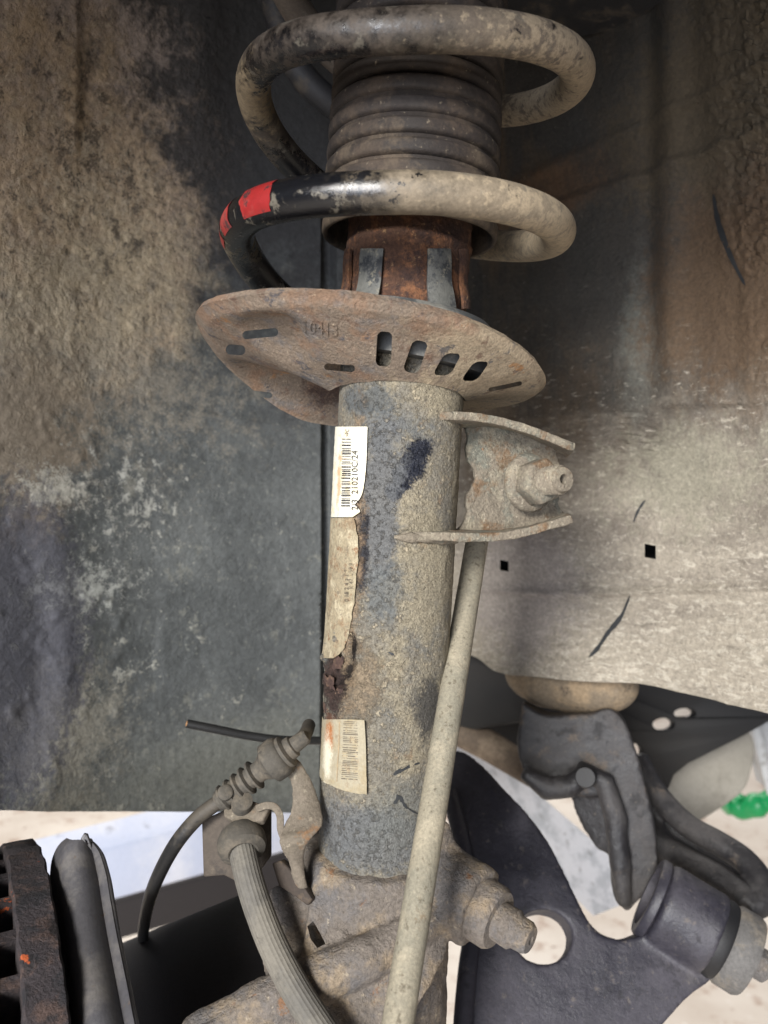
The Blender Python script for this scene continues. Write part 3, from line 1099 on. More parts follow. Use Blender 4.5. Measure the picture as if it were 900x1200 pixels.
def seat_pt(r, a):
    """r 0..1 from the tube to the rim; a = 0 front, +pi/2 right"""
    g = a / D_
    if g > 180:
        g -= 360
    ex, ey = math.sin(a), -math.cos(a)
    zr, rr, zi, ri = key(ZR, g), key(RR, g), key(ZI, g), key(RI, g)
    hin = (zi - 0.0565)
    tc = St(0, 0, ah(447))
    inn = V((tc.x + ex * ri, tc.y + ey * ri))
    out = V((-0.0052 + ex * rr, 0.335 + ey * rr))
    q = inn.lerp(out, r)
    fr = smooth(-0.2, 0.8, math.cos(a))
    shp = lerp(r, r ** 0.92, fr) - 0.10 * fr * math.sin(PI * r) * smooth(0.6, 0.0, r)
    bk = smooth(-95, -117, g) * smooth(-230, -200, g - 360 if g > 120 else g)
    shp = lerp(shp, r ** 2.0, bk)
    z = lerp(zi, zr, shp)
    z += 0.0022 * smooth(0.90, 1.0, r)
    # pressed pocket and dent on the left, shallow waves of the stamping
    e = math.hypot((q.x + 0.044) / 0.017, (q.y - 0.300) / 0.020)
    z += 0.0042 * smooth(1.15, 0.45, e) * smooth(0.92, 0.65, r)
    e2 = math.hypot((q.x + 0.030) / 0.016, (q.y - 0.345) / 0.016)
    z += 0.003 * smooth(1.2, 0.3, e2) * smooth(0.95, 0.7, r)
    z += 0.0005 * math.sin(a * 5) * math.sin(PI * r)
    z += 0.00030 * fbm((q.x, q.y, 0.3), 140, 3)
    return V((q.x, q.y, CZ + z))


nA, nR = 260, 54
vs, fs = [], []
for j in range(nR):
    for i in range(nA):
        vs.append(seat_pt(j / (nR - 1), 2 * PI * i / nA))
for j in range(nR - 1):
    for i in range(nA):
        q = (i + 1) % nA
        fs.append((j * nA + i, j * nA + q, (j + 1) * nA + q, (j + 1) * nA + i))
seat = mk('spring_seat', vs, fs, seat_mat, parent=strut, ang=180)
seat.data.flip_normals()
m = seat.modifiers.new('t', 'SOLIDIFY')
m.thickness = 0.0031
m.offset = -1
m.use_even_offset = True
apply_mods(seat)
bpy.context.view_layer.update()
seat_bvh = BVHTree.FromObject(seat, bpy.context.evaluated_depsgraph_get())
onseat = on_obj(seat_bvh, strut)


def slot(px, py, w, h, tilt, rnd=1.0, shear=0.0, n0=0.013, f0=0.016):
    c = onseat(px, py)
    if c is None:
        return None
    d = c.y
    lo = []
    n = 20
    r = min(w, h) / 2 * rnd
    for i in range(n):
        t = 2 * PI * i / n
        x = math.copysign(w / 2 - r, math.cos(t)) + r * math.cos(t)
        y = math.copysign(h / 2 - r, math.sin(t)) + r * math.sin(t)
        x += shear * y
        ct, s_ = math.cos(R_(tilt)), math.sin(R_(tilt))
        lo.append((px + x * ct - y * s_, py + x * s_ + y * ct))
    cv = [P(x, y, d - n0) for x, y in lo] + [P(x, y, d + f0) for x, y in lo]
    cf = [tuple(range(n)), tuple(range(2 * n - 1, n - 1, -1))] + [(i, n + i, n + (i + 1) % n, (i + 1) % n) for i in range(n)]
    return cv, cf


SL = [slot(450, 409, 18, 41, 3, 0.75), slot(487, 418, 19, 39, 10, 0.8, -0.15), slot(524, 427, 21, 26, 0, 0.7, -0.55),
      slot(557, 435, 19, 23, 0, 0.7, -0.70), slot(592, 453, 40, 5, -12), slot(305, 391, 42, 10, -6, 1.0, 0.0, 0.02, 0.02), slot(276, 410, 23, 12, 4, 1.0, 0.0, 0.03, 0.03),
      slot(398, 431, 36, 8, 4), slot(305, 462, 28, 7, 6, 1.0, 0.0, 0.03, 0.02)]
cut(seat, [s for s in SL if s])
v, f = text_mesh('10413', 22, 1.2)
out = []
for p in v:
    q = onseat(353 + p.x * 0.80, 389 + p.x * 0.10 - p.y * 0.95, 0)
    n_ = (V((0, -0.9, -0.45))).normalized()
    out.append(q + n_ * (0.00045 * p.z))
mk('stamped_number', out, f, seat_mat, parent=strut, flat=True)

# rubber pad and rusty collar above the seat
rub = grime('dusty_black_rubber', rgb(62, 64, 65), 0.7, layers=[dict(c=rgb(116, 114, 106), s=70, lo=0.45, hi=0.66, a=0.7)], vary=0.15, bump=0.4)
ca = V((0.0092, 0.334, CZ + 0.0630))
cb = ca + (Zs + V((0.12, 0.02, 0)))
v, f = lathe([(0.026, 0.000), (0.0375, 0.000), (0.0378, 0.004), (0.0378, 0.0135), (0.0370, 0.0155), (0.0350, 0.0165), (0.0345, 0.0205), (0.033, 0.022), (0.026, 0.0225)], ca, cb, 72)
mk('rubber_pad', v, f, rub, parent=strut, ang=35)
rust_mat = grime('flaking_rust', rgb(74, 50, 37), 0.9,
                 layers=[dict(c=rgb(118, 78, 50), s=90, lo=0.48, hi=0.62, a=0.8), dict(c=rgb(48, 32, 28), s=120, lo=0.5, hi=0.64, a=0.85),
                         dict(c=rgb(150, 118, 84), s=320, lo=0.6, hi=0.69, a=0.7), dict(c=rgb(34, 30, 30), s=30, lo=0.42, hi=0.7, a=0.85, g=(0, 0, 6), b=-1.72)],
                 vary=0.35, vscale=700, bump=1.0, bscale=700, bdist=0.0009, crust=1.6, cscale=260)
hc0, hc1, hc2 = ah(398), ah(300), ah(200)


def col_disp(p, t, h):
    return 0.0006 * fbm(p, 190, 4)


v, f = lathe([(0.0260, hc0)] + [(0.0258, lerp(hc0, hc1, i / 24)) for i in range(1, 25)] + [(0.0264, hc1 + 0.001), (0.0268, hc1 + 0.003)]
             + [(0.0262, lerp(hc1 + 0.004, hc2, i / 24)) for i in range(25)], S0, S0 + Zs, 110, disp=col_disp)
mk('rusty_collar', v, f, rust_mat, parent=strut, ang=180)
tab_mat = grime('worn_blue_grey_steel', rgb(84, 84, 80), 0.6, layers=[dict(c=rgb(46, 48, 50), s=90, lo=0.48, hi=0.60), dict(c=rgb(130, 124, 108), s=140, lo=0.56, hi=0.66, a=0.7), dict(c=RUST, s=60, lo=0.6, hi=0.68)], vary=0.2, bump=0.5)
for (px, w0, w1) in ((437, 26, 25), (514, 26, 29), (409, 6, 9), (543, 8, 7)):
    r_ = 0.0272

    def tf(u, v, px=px, w0=w0, w1=w1):
        py = lerp(292, 362, v)
        w = lerp(w0, w1, v)
        a, h = cyl(px + (u - 0.5) * w - 5 * v * (1 if px < 480 else 0), py, r_)
        return cp(a, h, r_ + (0.0022 if w0 > 10 else 0.0010) * v ** 2.5 + 0.0003 * math.sin(v * 9) + 0.0004 * math.cos((u - 0.5) * PI))
    v, f = grid(tf, 8, 20)
    t_ = mk('collar_tab', v, f, tab_mat if w0 > 10 else rust_mat, parent=strut, ang=180)
    solid(t_, 0.0014, 0)

# ------------------------------------------------------------------ anti-roll bar bracket with nut
br_mat = grime('dusty_rusty_bracket', rgb(122, 113, 99), 0.85,
               layers=[dict(c=rgb(108, 110, 100), s=60, lo=0.48, hi=0.64, a=0.8), dict(c=rgb(110, 82, 54), s=80, lo=0.52, hi=0.66, a=0.75),
                       dict(c=rgb(146, 138, 120), s=120, lo=0.5, hi=0.66, a=0.75), dict(c=rgb(146, 94, 48), s=70, lo=0.66, hi=0.72, a=0.8),
                       dict(c=rgb(172, 164, 146), s=520, lo=0.58, hi=0.68, a=0.6)],
               vary=0.3, vscale=800, bump=0.9, bscale=1000, bdist=0.0008, crust=1.5, cscale=380)
# web: plate that runs to the right and away from the tube
wn = V((0.35, -0.93, 0.03)).normalized()
webpoly = [(546, 500), (549, 512), (547, 524), (549, 540), (556, 549), (558, 562), (553, 573), (547, 580), (547, 592), (549, 600), (545, 612), (536, 622),
           (560, 628), (600, 626), (645, 617), (662, 604), (655, 590), (657, 574), (660, 556), (656, 543), (648, 520), (610, 500), (580, 490)]
v, f = slab(webpoly, 0.346, wn, 0.0030, c=(600, 560))
web = mk('bracket_web', v, f, br_mat, parent=strut)
remesh(web, 0.00065, 1, 0.5, (0.00035, 180))


def flange(rows, name, thick):
    """rows: (front px, front py, front depth, back px, back py, back depth)"""
    rr = catmull(rows, 6)
    def ff(u, v):
        i = min(int(v * (len(rr) - 1) + 0.5), len(rr) - 1)
        a = rr[i]
        p, q = P(a[0], a[1], a[2]), P(a[3], a[4], a[5])
        return p.lerp(q, u)
    v, f = grid(ff, 8, len(rr))
    o = mk(name, v, f, br_mat, parent=strut, ang=180)
    solid(o, thick, 0, None)
    remesh(o, 0.0006, 1, 0.5, (0.00025, 190))
    return o


flange([(484, 488, 0.3090, 500, 494, 0.325), (520, 487, 0.3115, 540, 497, 0.336), (560, 489, 0.317, 575, 497, 0.348), (600, 497, 0.322, 610, 505, 0.353),
        (640, 511, 0.327, 642, 519, 0.358), (662, 520, 0.330, 660, 528, 0.358), (674, 524, 0.333, 667, 534, 0.355)], 'bracket_flange', 0.0036)
flange([(460, 629, 0.3100, 480, 627, 0.322), (480, 628, 0.3095, 500, 625, 0.328), (520, 629, 0.3105, 545, 624, 0.345), (560, 630, 0.314, 580, 624, 0.352),
        (600, 627, 0.318, 612, 621, 0.356), (640, 617, 0.322, 645, 613, 0.358), (671, 608, 0.326, 662, 603, 0.357)], 'bracket_flange', 0.0036)
# weld bead where the flange meets the tube
wb = [cp(*cyl(x, y, RT), RT + 0.0006) for x, y in ((462, 629), (475, 630), (490, 630), (505, 631), (520, 632), (532, 632))]
v, f = tube([V(p) for p in catmull(wb, 6)], 0.0019, 12, prof=lambda a, i: (0.35 + 0.65 * smooth(0, 6, i)) * (1 + 0.10 * math.sin(i * 0.9) + 0.08 * math.sin(a * 2 + i * 0.5)))
mk('weld_bead', v, f, br_mat, parent=strut)
na, nb = P(618, 566, 0.343), P(668, 561, 0.318)
nut = thing('lock_nut', '', '', na) if False else None
dirn = (nb - na).normalized()
v, f = join(lathe([(0.0005, 0), (0.0128, 0), (0.0132, 0.0012), (0.0126, 0.0030), (0.0112, 0.0042), (0.0005, 0.0042)], na, nb, 48), )
wsh = mk('nut_washer', v, f, br_mat, parent=strut, ang=50)
v, f = hexnut(na + dirn * 0.003, nb, 0.0105, 0.0100, rot=0.35)
nt = mk('lock_nut', v, f, br_mat, parent=strut, flat=True)
bevelled(nt, 0.0009, 3)
prof = [(0.0055, 0.012)]
for i in range(7):
    prof += [(0.0063, 0.0135 + i * 0.0014), (0.0053, 0.0142 + i * 0.0014)]
e = 0.0135 + 7 * 0.0014
prof += [(0.0056, e), (0.0050, e + 0.0012), (0.0023, e + 0.0013), (0.0022, e - 0.006), (0.0003, e - 0.006)]
v, f = lathe(prof, na, nb, 40)
stud = mk('threaded_stud', v, f, br_mat, parent=strut, ang=50)

# ================================================================== COIL SPRING
KZ = [(-0.62, 0.082), (-0.45, 0.090), (-0.25, 0.1015), (0, 0.1165), (0.5, 0.1105), (1.0, 0.1190), (1.5, 0.148), (2.0, 0.1770), (2.5, 0.1655), (3.0, 0.1850),
      (3.5, 0.213), (4.0, 0.243), (4.5, 0.240), (5.0, 0.262), (5.5, 0.29), (6.0, 0.32)]
RC, RW = 0.0682, 0.0073


def coil_pt(t, up=0.0):
    """t in half turns: 0 left, .5 front, 1 right, 1.5 back"""
    z = key(KZ, t)
    cx = 0.0058 + (z - 0.117) * 0.115
    cy = 0.3335 - (z - 0.117) * 0.03
    a = t * PI
    return V((cx - RC * math.cos(a), cy - RC * math.sin(a), CZ + z))


coil_org = V((0.006, 0.3335, CZ + 0.08))
coil_mat = grime('glossy_black_spring_paint', rgb(15, 16, 19), 0.15,
                 layers=[
                     dict(c=rgb(126, 114, 96), s=26, lo=0.36, hi=0.82, a=0.97, g=(8.5, 0, -2.5), b=0.13, r=0.8, h=0.4, br=0.35),
                     dict(c=rgb(88, 78, 68), s=34, lo=0.42, hi=0.70, a=0.88, g=(1.0, 0, 9), b=-0.71, r=0.8, h=0.4, br=0.4),
                     dict(c=rgb(110, 104, 92), s=150, lo=0.57, hi=0.68, a=0.6, r=0.7),
                     dict(c=rgb(20, 20, 22), s=60, lo=0.635, hi=0.66, a=1.0, r=0.3, off=(4, 2, 1)),
                     dict(c=rgb(168, 152, 126), s=240, lo=0.58, hi=0.70, a=0.5, g=(4, 0, 0), b=-0.05, r=0.9),
                 ],
                 spots=[dict(p=coil_pt(0.02) - coil_org, r=(0.016, 0.02, 0.010), c=rgb(120, 110, 90), s=200, n=2.6, i=0.2, o=0.8, a=0.85, rg=0.8),
                        dict(p=coil_pt(2.05) - coil_org, r=(0.02, 0.035, 0.02), c=rgb(140, 124, 98), s=220, n=2.4, i=0.3, o=0.9, a=0.8, rg=0.85)],
                 vary=0.24, vscale=700, bump=0.4, bscale=900, bdist=0.0004, spec=0.6, crust=0.6)
n = 420
ts = [lerp(-0.62, 6.0, i / n) for i in range(n + 1)]
v, f = tube([coil_pt(t) for t in ts], RW, 28)
spring = mk('coil_spring', v, f, coil_mat, org=coil_org, ang=60)
tag(spring, 'black coil spring with red paint marks wound round the dust boot', 'spring')
red = grime('red_paint_mark', rgb(128, 26, 26), 0.5, layers=[dict(c=rgb(24, 20, 22), s=170, lo=0.575, hi=0.62, a=0.95, br=0.4), dict(c=rgb(152, 62, 56), s=60, lo=0.5, hi=0.65, a=0.6)], vary=0.12, bump=0.2, coat=0.2)
for (t0, t1, a0, a1) in ((0.212, 0.290, -2.2, 0.9), (0.100, 0.160, -2.0, 1.0), (0.03, 0.075, -1.7, 0.7)):
    vs, fs = [], []
    nu, nv = 16, 22
    for j in range(nu):
        for i in range(nv):
            w = i / (nv - 1)
            t = lerp(t0, t1, j / (nu - 1)) + 0.006 * fbm((w * 3, j // (nu - 1), t0 * 30), 2, 3) * (1 if j in (0, nu - 1) else 0)
            c = coil_pt(t)
            tg = (coil_pt(t + 0.01) - coil_pt(t - 0.01)).normalized()
            outw = (c - V((0.006, 0.3335, c.z)))
            outw = (outw - tg * outw.dot(tg)).normalized()
            upw = outw.cross(tg).normalized()
            if upw.z < 0:
                upw = -upw
            b = lerp(-0.75, 2.5, w)
            vs.append(c + (outw * math.cos(b) + upw * math.sin(b)) * (RW + 0.00018))
    for j in range(nu - 1):
        for i in range(nv - 1):
            fs.append((j * nv + i, j * nv + i + 1, (j + 1) * nv + i + 1, (j + 1) * nv + i))
    mk('paint_mark', vs, fs, red, parent=spring, ang=180)

# ================================================================== DUST BOOT
boot_mat = grime('dusty_bellows_rubber', rgb(44, 38, 34), 0.72,
                 layers=[dict(c=rgb(76, 64, 53), s=50, lo=0.42, hi=0.64, a=0.75), dict(c=rgb(92, 80, 66), s=90, lo=0.48, hi=0.66, a=0.7, g=(0, 0, -5), b=0.12),
                         dict(c=rgb(42, 36, 34), s=70, lo=0.55, hi=0.66, a=0.7), dict(c=rgb(140, 128, 108), s=420, lo=0.63, hi=0.70, a=0.5)],
                 vary=0.22, vscale=600, bump=0.5, bscale=700, bdist=0.0006)
h0 = ah(281)
RB = 0.0368
prof = [(0.0270, h0 + 0.050), (0.0345, h0 + 0.046), (0.0348, h0 + 0.003), (0.0353, h0), (RB, h0 - 0.0002), (RB + 0.0006, h0 + 0.0012), (RB + 0.0006, h0 + 0.0045), (RB - 0.0006, h0 + 0.0065), (RB - 0.0008, h0 + 0.012)]
hh = h0 + 0.0135
pitch = 0.0079
for q in range(16):
    for s in range(18):
        t = s / 18
        r = RB - 0.0088 - 0.0014 * min(1, q / 6) + 0.0092 * max(0, 1 - abs(2 * t - 1) ** 4.6) ** 0.5
        prof.append((r, hh + (q + t) * pitch))
prof.append((0.030, hh + 16 * pitch))


def boot_disp(p, t, h):
    return 0.0002 * fbm(p, 70, 3)


v, f = lathe(prof, S0, S0 + Zs, 90, disp=boot_disp)
f = [q for q in f if len(q) < 10]
boot = mk('dust_boot', v, f, boot_mat, org=St(0, 0, h0), ang=180)
tag(boot, 'dusty ribbed rubber dust boot inside the coil spring', 'dust boot')
# damper rod hidden in the boot
v, f = lathe([(0.010, hc2 - 0.01), (0.010, hc2 + 0.16)], S0, S0 + Zs, 24)
mk('piston_rod', v, f, rub, parent=strut)
# top mount over the spring
v, f = lathe([(0.02, 0.0), (0.062, 0.0), (0.078, 0.006), (0.082, 0.016), (0.070, 0.03), (0.02, 0.034)], V((0.022, 0.327, CZ + 0.292)), V((0.022, 0.327, CZ + 1)), 64)
tm = mk('strut_top_mount', v, f, rub)
tag(tm, 'round black strut mount above the top of the spring', 'strut mount')
# dark hoses and bits in the shaded top of the well
hs_mat = grime('dark_hose_rubber', rgb(44, 44, 46), 0.6, layers=[dict(c=rgb(88, 80, 70), s=60, lo=0.5, hi=0.66, a=0.7)], vary=0.15)
v, f = tube([V(p) for p in catmull([P(318, -60, 0.47), P(322, 0, 0.47), P(332, 40, 0.475), P(352, 85, 0.48), P(395, 125, 0.49), P(450, 150, 0.51)], 8)], 0.0085, 18)
hz = mk('black_hose', v, f, hs_mat)
tag(hz, 'dark rubber hose bending behind the upper coil of the spring', 'hose')
v, f = lathe([(0.015, 0), (0.062, 0.0), (0.064, 0.006), (0.060, 0.014), (0.015, 0.016)], P(655, -22, 0.44), P(655, -22, 0.44) + V((0.1, -0.1, 0.9)), 48)
ty = mk('tower_reinforcement_ring', v, f, hs_mat)
tag(ty, 'black round ring in the shaded top of the wheel well', 'ring')

# ================================================================== STABILISER LINK
link_mat = grime('dusty_link_rod', rgb(134, 127, 110), 0.85,
                 layers=[dict(c=rgb(122, 118, 104), s=40, lo=0.45, hi=0.65, a=0.8), dict(c=rgb(86, 78, 64), s=420, lo=0.56, hi=0.66, a=0.75), dict(c=rgb(156, 147, 127), s=90, lo=0.5, hi=0.66, a=0.6),
                         dict(c=rgb(112, 86, 58), s=50, lo=0.62, hi=0.7, a=0.7)],
                 vary=0.25, vscale=900, bump=0.6, bscale=1300, bdist=0.0005)
LA, LB = P(560, 628, 0.372), P(462, 1225, 0.2535)
pts = [LA.lerp(LB, i / 60) for i in range(61)]
v, f = tube(pts, 0.00545, 26, prof=lambda a, i: 1 + 0.012 * noise.noise(V((math.cos(a), math.sin(a), i * 0.2)) * 2))
lk = thing('stabiliser_link', 'straight dusty stabiliser link rod in front of the damper tube', 'link rod', LB)
mk('rod', v, f, link_mat, parent=lk)
jc = P(600, 562, 0.384)
v, f = lathe([(0.0005, -0.012), (0.011, -0.012), (0.0135, -0.006), (0.0135, 0.006), (0.009, 0.013), (0.0005, 0.013)], jc, jc + (na - jc), 32)
mk('ball_joint', v, f, link_mat, parent=lk)
v, f = tube([LA, P(575, 596, 0.380), jc], [0.0056, 0.0075, 0.009], 18)
mk('rod_end', v, f, link_mat, parent=lk)

# ================================================================== STEERING KNUCKLE
kn_mat = grime('dusty_cast_iron', rgb(108, 100, 92), 0.88,
               layers=[dict(c=rgb(96, 94, 94), s=36, lo=0.46, hi=0.64, a=0.8), dict(c=rgb(140, 124, 102), s=60, lo=0.48, hi=0.66, a=0.8),
                       dict(c=rgb(118, 82, 52), s=80, lo=0.62, hi=0.69, a=0.8), dict(c=rgb(82, 74, 66), s=380, lo=0.57, hi=0.67, a=0.65), dict(c=rgb(164, 152, 132), s=260, lo=0.62, hi=0.7, a=0.6)],
               vary=0.28, vscale=700, bump=0.9, bscale=800, bdist=0.0010, crust=1.6, cscale=330)
kn = thing('steering_knuckle', 'cast iron steering knuckle clamping the bottom of the strut', 'knuckle', St(0, 0, -0.10))
body = []
body.append(lathe([(RT + 0.0003, 0.0), (0.0315, -0.0005), (0.0335, -0.004), (0.0340, -0.03), (0.0345, -0.06), (0.036, -0.14), (0.0005, -0.14), (0.0005, -0.02), (RT, -0.02)], S0, S0 + Zs, 64))
kslab = [(366, 1030), (420, 1080), (520, 1000), (528, 1060), (528, 1095), (522, 1120), (500, 1162), (478, 1200), (470, 1300), (250, 1340), (180, 1250), (236, 1202), (330, 1152), (352, 1130)]
body.append(slab(kslab, 0.312, (0.05, -0.86, 0.5), 0.055, c=(430, 1110)))
# left clamp ear with its slot
body.append(slab([(318, 1042), (345, 1026), (372, 1040), (396, 1078), (420, 1128), (352, 1140), (310, 1150), (300, 1090)], 0.318, (-0.35, -0.85, 0.4), 0.03, c=(360, 1090)))
# ridge leading to the lower left arm
body.append(tube([P(225, 1225, 0.305), P(330, 1168, 0.305), P(430, 1122, 0.308), P(520, 1068, 0.322)], [0.010, 0.010, 0.009, 0.008], 16))
# pinch bolt boss on the right
ba, bb = P(515, 1035, 0.336), P(606, 1092, 0.312)
bd = (bb - ba).normalized()
body.append(lathe([(0.0005, -0.01), (0.0165, -0.01), (0.0165, 0.018), (0.0155, 0.021), (0.0005, 0.021)], ba, bb, 40))
body.append(slab([(505, 962), (526, 962), (534, 986), (558, 1008), (566, 1030), (528, 1085), (500, 1080)], 0.330, (0.25, -0.9, 0.3), 0.028, c=(530, 1020)))
v, f = join(*body)
kb = mk('casting', v, f, kn_mat, parent=kn)
remesh(kb, 0.0011, 5, 0.5, (0.0009, 90))
cut(kb, [slab([(341, 1088), (347, 1082), (354, 1096), (360, 1110), (352, 1115), (345, 1104)], 0.30, (-0.35, -0.85, 0.4), 0.03)])
v, f = lathe([(0.0005, 0.018), (0.0125, 0.018), (0.0130, 0.021), (0.0128, 0.0285), (0.0115, 0.0305), (0.0005, 0.0305)], ba, bb, 40, disp=lambda p, t, h: 0.0004 * fbm(p, 150, 3))
mk('bolt_collar', v, f, kn_mat, parent=kn)
v, f = lathe([(0.0005, 0.030), (0.0078, 0.030), (0.0079, 0.0375), (0.0066, 0.0390), (0.0064, 0.0435), (0.0052, 0.0455), (0.0018, 0.0456), (0.0016, 0.0440), (0.0003, 0.0440)], ba, bb, 36, disp=lambda p, t, h: 0.0003 * fbm(p, 200, 3))
mk('bolt_end', v, f, kn_mat, parent=kn)
# wheel hub drum in deep shade, drive side
blk = grime('black_cast_hub', rgb(32, 30, 33), 0.7, layers=[dict(c=rgb(44, 40, 38), s=40, lo=0.5, hi=0.7, a=0.6)], vary=0.15, bump=0.5)
ha, hb_ = P(95, 1345, 0.44), P(470, 1192, 0.44)
v, f = lathe([(0.0005, 0.0), (0.090, 0.0), (0.093, 0.006), (0.093, 0.13), (0.080, 0.15), (0.0005, 0.15)], ha, hb_, 64)
hub = mk('wheel_hub', v, f, blk)
tag(hub, 'black wheel hub drum in shade between the dust shield and brake hose', 'wheel hub')

# ================================================================== BRAKE DISC
disc_mat = grime('rusted_disc_edge', rgb(50, 44, 46), 0.85, layers=[dict(c=rgb(84, 66, 58), s=60, lo=0.5, hi=0.64, a=0.7), dict(c=rgb(26, 26, 30), s=80, lo=0.5, hi=0.62, a=0.8), dict(c=rgb(176, 84, 40), s=50, lo=0.665, hi=0.69, a=0.9)],
                 vary=0.3, vscale=500, bump=0.9, bscale=500, bdist=0.0014, crust=0.8, cscale=260)
inpl = V((0.50, -0.866, 0)).normalized()
axd = V((0.866, 0.5, 0)).normalized()
DR = 0.14
dtop = P(26, 1012, 0.350)
dc = dtop - V((0, 0, DR))
disc = thing('brake_disc', 'rusty vented brake disc edge at the lower corner beside the dust shield', 'brake disc', dc - V((0, 0, DR)))


def ring_mesh(r0, r1, h0, h1, seg=220, rough=0.0012):
    vs, fs = [], []
    pr = [(r0, h0), (r1 - 0.001, h0), (r1, h0 + 0.001), (r1, (h0 + h1) / 2), (r1, h1 - 0.001), (r1 - 0.001, h1), (r0, h1)]
    for i, (r, h) in enumerate(pr):
        for s in range(seg):
            t = 2 * PI * s / seg
            d = V((0, 0, 1)) * math.cos(t) + inpl * math.sin(t)
            p = dc + d * r + axd * h
            if r > 0.13:
                p += d * rough * fbm(p, 90, 4) + axd * rough * 0.7 * fbm(p + V((3, 0, 0)), 110, 3)
            vs.append(p)
    m = len(pr)
    for i in range(m):
        j = (i + 1) % m
        for s in range(seg):
            q = (s + 1) % seg
            fs.append((i * seg + s, i * seg + q, j * seg + q, j * seg + s))
    return vs, fs


v, f = ring_mesh(0.08, DR, -0.006, 0.0095)
mk('friction_ring', v, f, disc_mat, parent=disc)
v, f = ring_mesh(0.08, DR, -0.032, -0.0165)
mk('friction_ring', v, f, disc_mat, parent=disc)
for s in range(40):
    t = 2 * PI * s / 40
    if not (t < 1.9 or t > 2 * PI - 0.5):
        continue
    d = V((0, 0, 1)) * math.cos(t) + inpl * math.sin(t)
    tt = V((0, 0, 1)) * -math.sin(t) + inpl * math.cos(t)
    vs = []
    for r in (0.085, DR - 0.004):
        for w in (-0.0028, 0.0028):
            for h in (-0.018, -0.005):
                vs.append(dc + d * r + tt * w + axd * h)
    mk('vane', vs, [(0, 1, 3, 2), (4, 6, 7, 5), (0, 4, 5, 1), (2, 3, 7, 6), (0, 2, 6, 4), (1, 5, 7, 3)], disc_mat, parent=disc)

# ------------------------------------------------------------------ splash shield beside it
sh_mat = grime('black_shield_paint', rgb(74, 73, 76), 0.45, layers=[dict(c=rgb(100, 96, 92), s=50, lo=0.42, hi=0.68, a=0.7), dict(c=rgb(92, 78, 66), s=200, lo=0.63, hi=0.7, a=0.6)], vary=0.15, vscale=500, bump=0.35)
rowsS = [  # (py, left px, right px, depth)
    (988, 82, 106, 0.368), (994, 75, 112, 0.366), (1003, 70, 118, 0.363), (1015, 67, 122, 0.359), (1035, 66, 127, 0.352), (1060, 68, 131, 0.344),
    (1100, 73, 138, 0.331), (1150, 80, 148, 0.315), (1200, 87, 158, 0.300), (1260, 98, 172, 0.285)]
rr = catmull(rowsS, 6)


def shield_pt(u, v):
    i = min(int(round(v * (len(rr) - 1))), len(rr) - 1)
    py, xl, xr, d = rr[i]
    px = lerp(xl, xr, u)
    prof = 0.011 * math.sin(PI * min(1, max(0, (u - 0.02) / 0.80))) ** 0.7
    lip = 0.007 * smooth(0.84, 0.97, u)
    groove = -0.003 * math.exp(-((u - 0.13) / 0.05) ** 2)
    return P(px, py, d - prof - lip - groove * 1 + 0.03 * max(0, 0.12 - u))


v, f = grid(shield_pt, 40, len(rr))
shield = thing('dust_shield', 'black pressed steel dust shield edge with raised tab next to the brake disc', 'dust shield', P(120, 1260, 0.285))
so = mk('pressing', v, f, sh_mat, parent=shield, ang=180)
solid(so, 0.003, 1)
v, f = slab([(92, 992), (95, 982), (98, 977), (102, 978), (105, 986), (110, 1000), (100, 1000)], 0.356, (0.2, -0.95, 0.2), 0.003, holes=[[(99.5, 984), (101.5, 984), (103.5, 990), (101.5, 991)]])
o = mk('tab', v, f, sh_mat, parent=shield)
bevelled(o, 0.0005, 2)
v, f = tube([shield_pt(0.99, j / 60) + V((0.0004, -0.0012, 0)) for j in range(2, 61)], 0.0019, 12)
mk('rolled_edge', v, f, sh_mat, parent=shield)

# ================================================================== SENSOR CABLE, BRAKE HOSE AND THEIR BRACKET
cab_mat = grime('dusty_black_cable', rgb(34, 34, 34), 0.42, layers=[dict(c=rgb(92, 84, 72), s=60, lo=0.46, hi=0.66, a=0.5, g=(0, 0, 5), b=-0.30)], vary=0.15, bump=0.2)
gro_mat = grime('dusty_grommet_rubber', rgb(72, 68, 61), 0.8, layers=[dict(c=rgb(100, 92, 80), s=80, lo=0.45, hi=0.64, a=0.8), dict(c=rgb(48, 46, 44), s=90, lo=0.55, hi=0.66, a=0.7)], vary=0.2, bump=0.5)
cable = thing('sensor_cable', 'black wheel sensor cable with ribbed rubber sleeve held in the upper clip', 'cable', P(168, 1110, 0.36))
v, f = tube([V(p) for p in catmull([P(168, 1150, 0.53), P(167, 1118, 0.485), P(168, 1092, 0.44), P(173, 1062, 0.39), P(184, 1030, 0.355), P(204, 992, 0.335), P(228, 962, 0.331), P(250, 944, 0.329), P(270, 931, 0.328)], 8)], 0.0032, 18)
mk('cable_sheath', v, f, cab_mat, parent=cable)
ga, gb = P(256, 940, 0.3285), P(352, 868, 0.3285)
prof = [(0.0002, 0), (0.0040, 0.0), (0.0046, 0.001)]
for q in range(5):
    z0 = 0.002 + q * 0.0040
    prof += [(0.0046, z0), (0.0056 + 0.0002 * q, z0 + 0.0006), (0.0058 + 0.0002 * q, z0 + 0.0016), (0.0046, z0 + 0.0024)]
prof += [(0.0046, 0.0225), (0.0050, 0.0235), (0.0066, 0.026), (0.0088, 0.0275), (0.0090, 0.0325), (0.0082, 0.0345), (0.0072, 0.035), (0.0072, 0.0365),
         (0.0050, 0.0375), (0.0048, 0.040), (0.0036, 0.0405), (0.0032, 0.0465), (0.0024, 0.0475), (0.0003, 0.0475)]
v, f = lathe(prof, ga, gb, 36)
mk('ribbed_sleeve', v, f, gro_mat, parent=cable, ang=45)
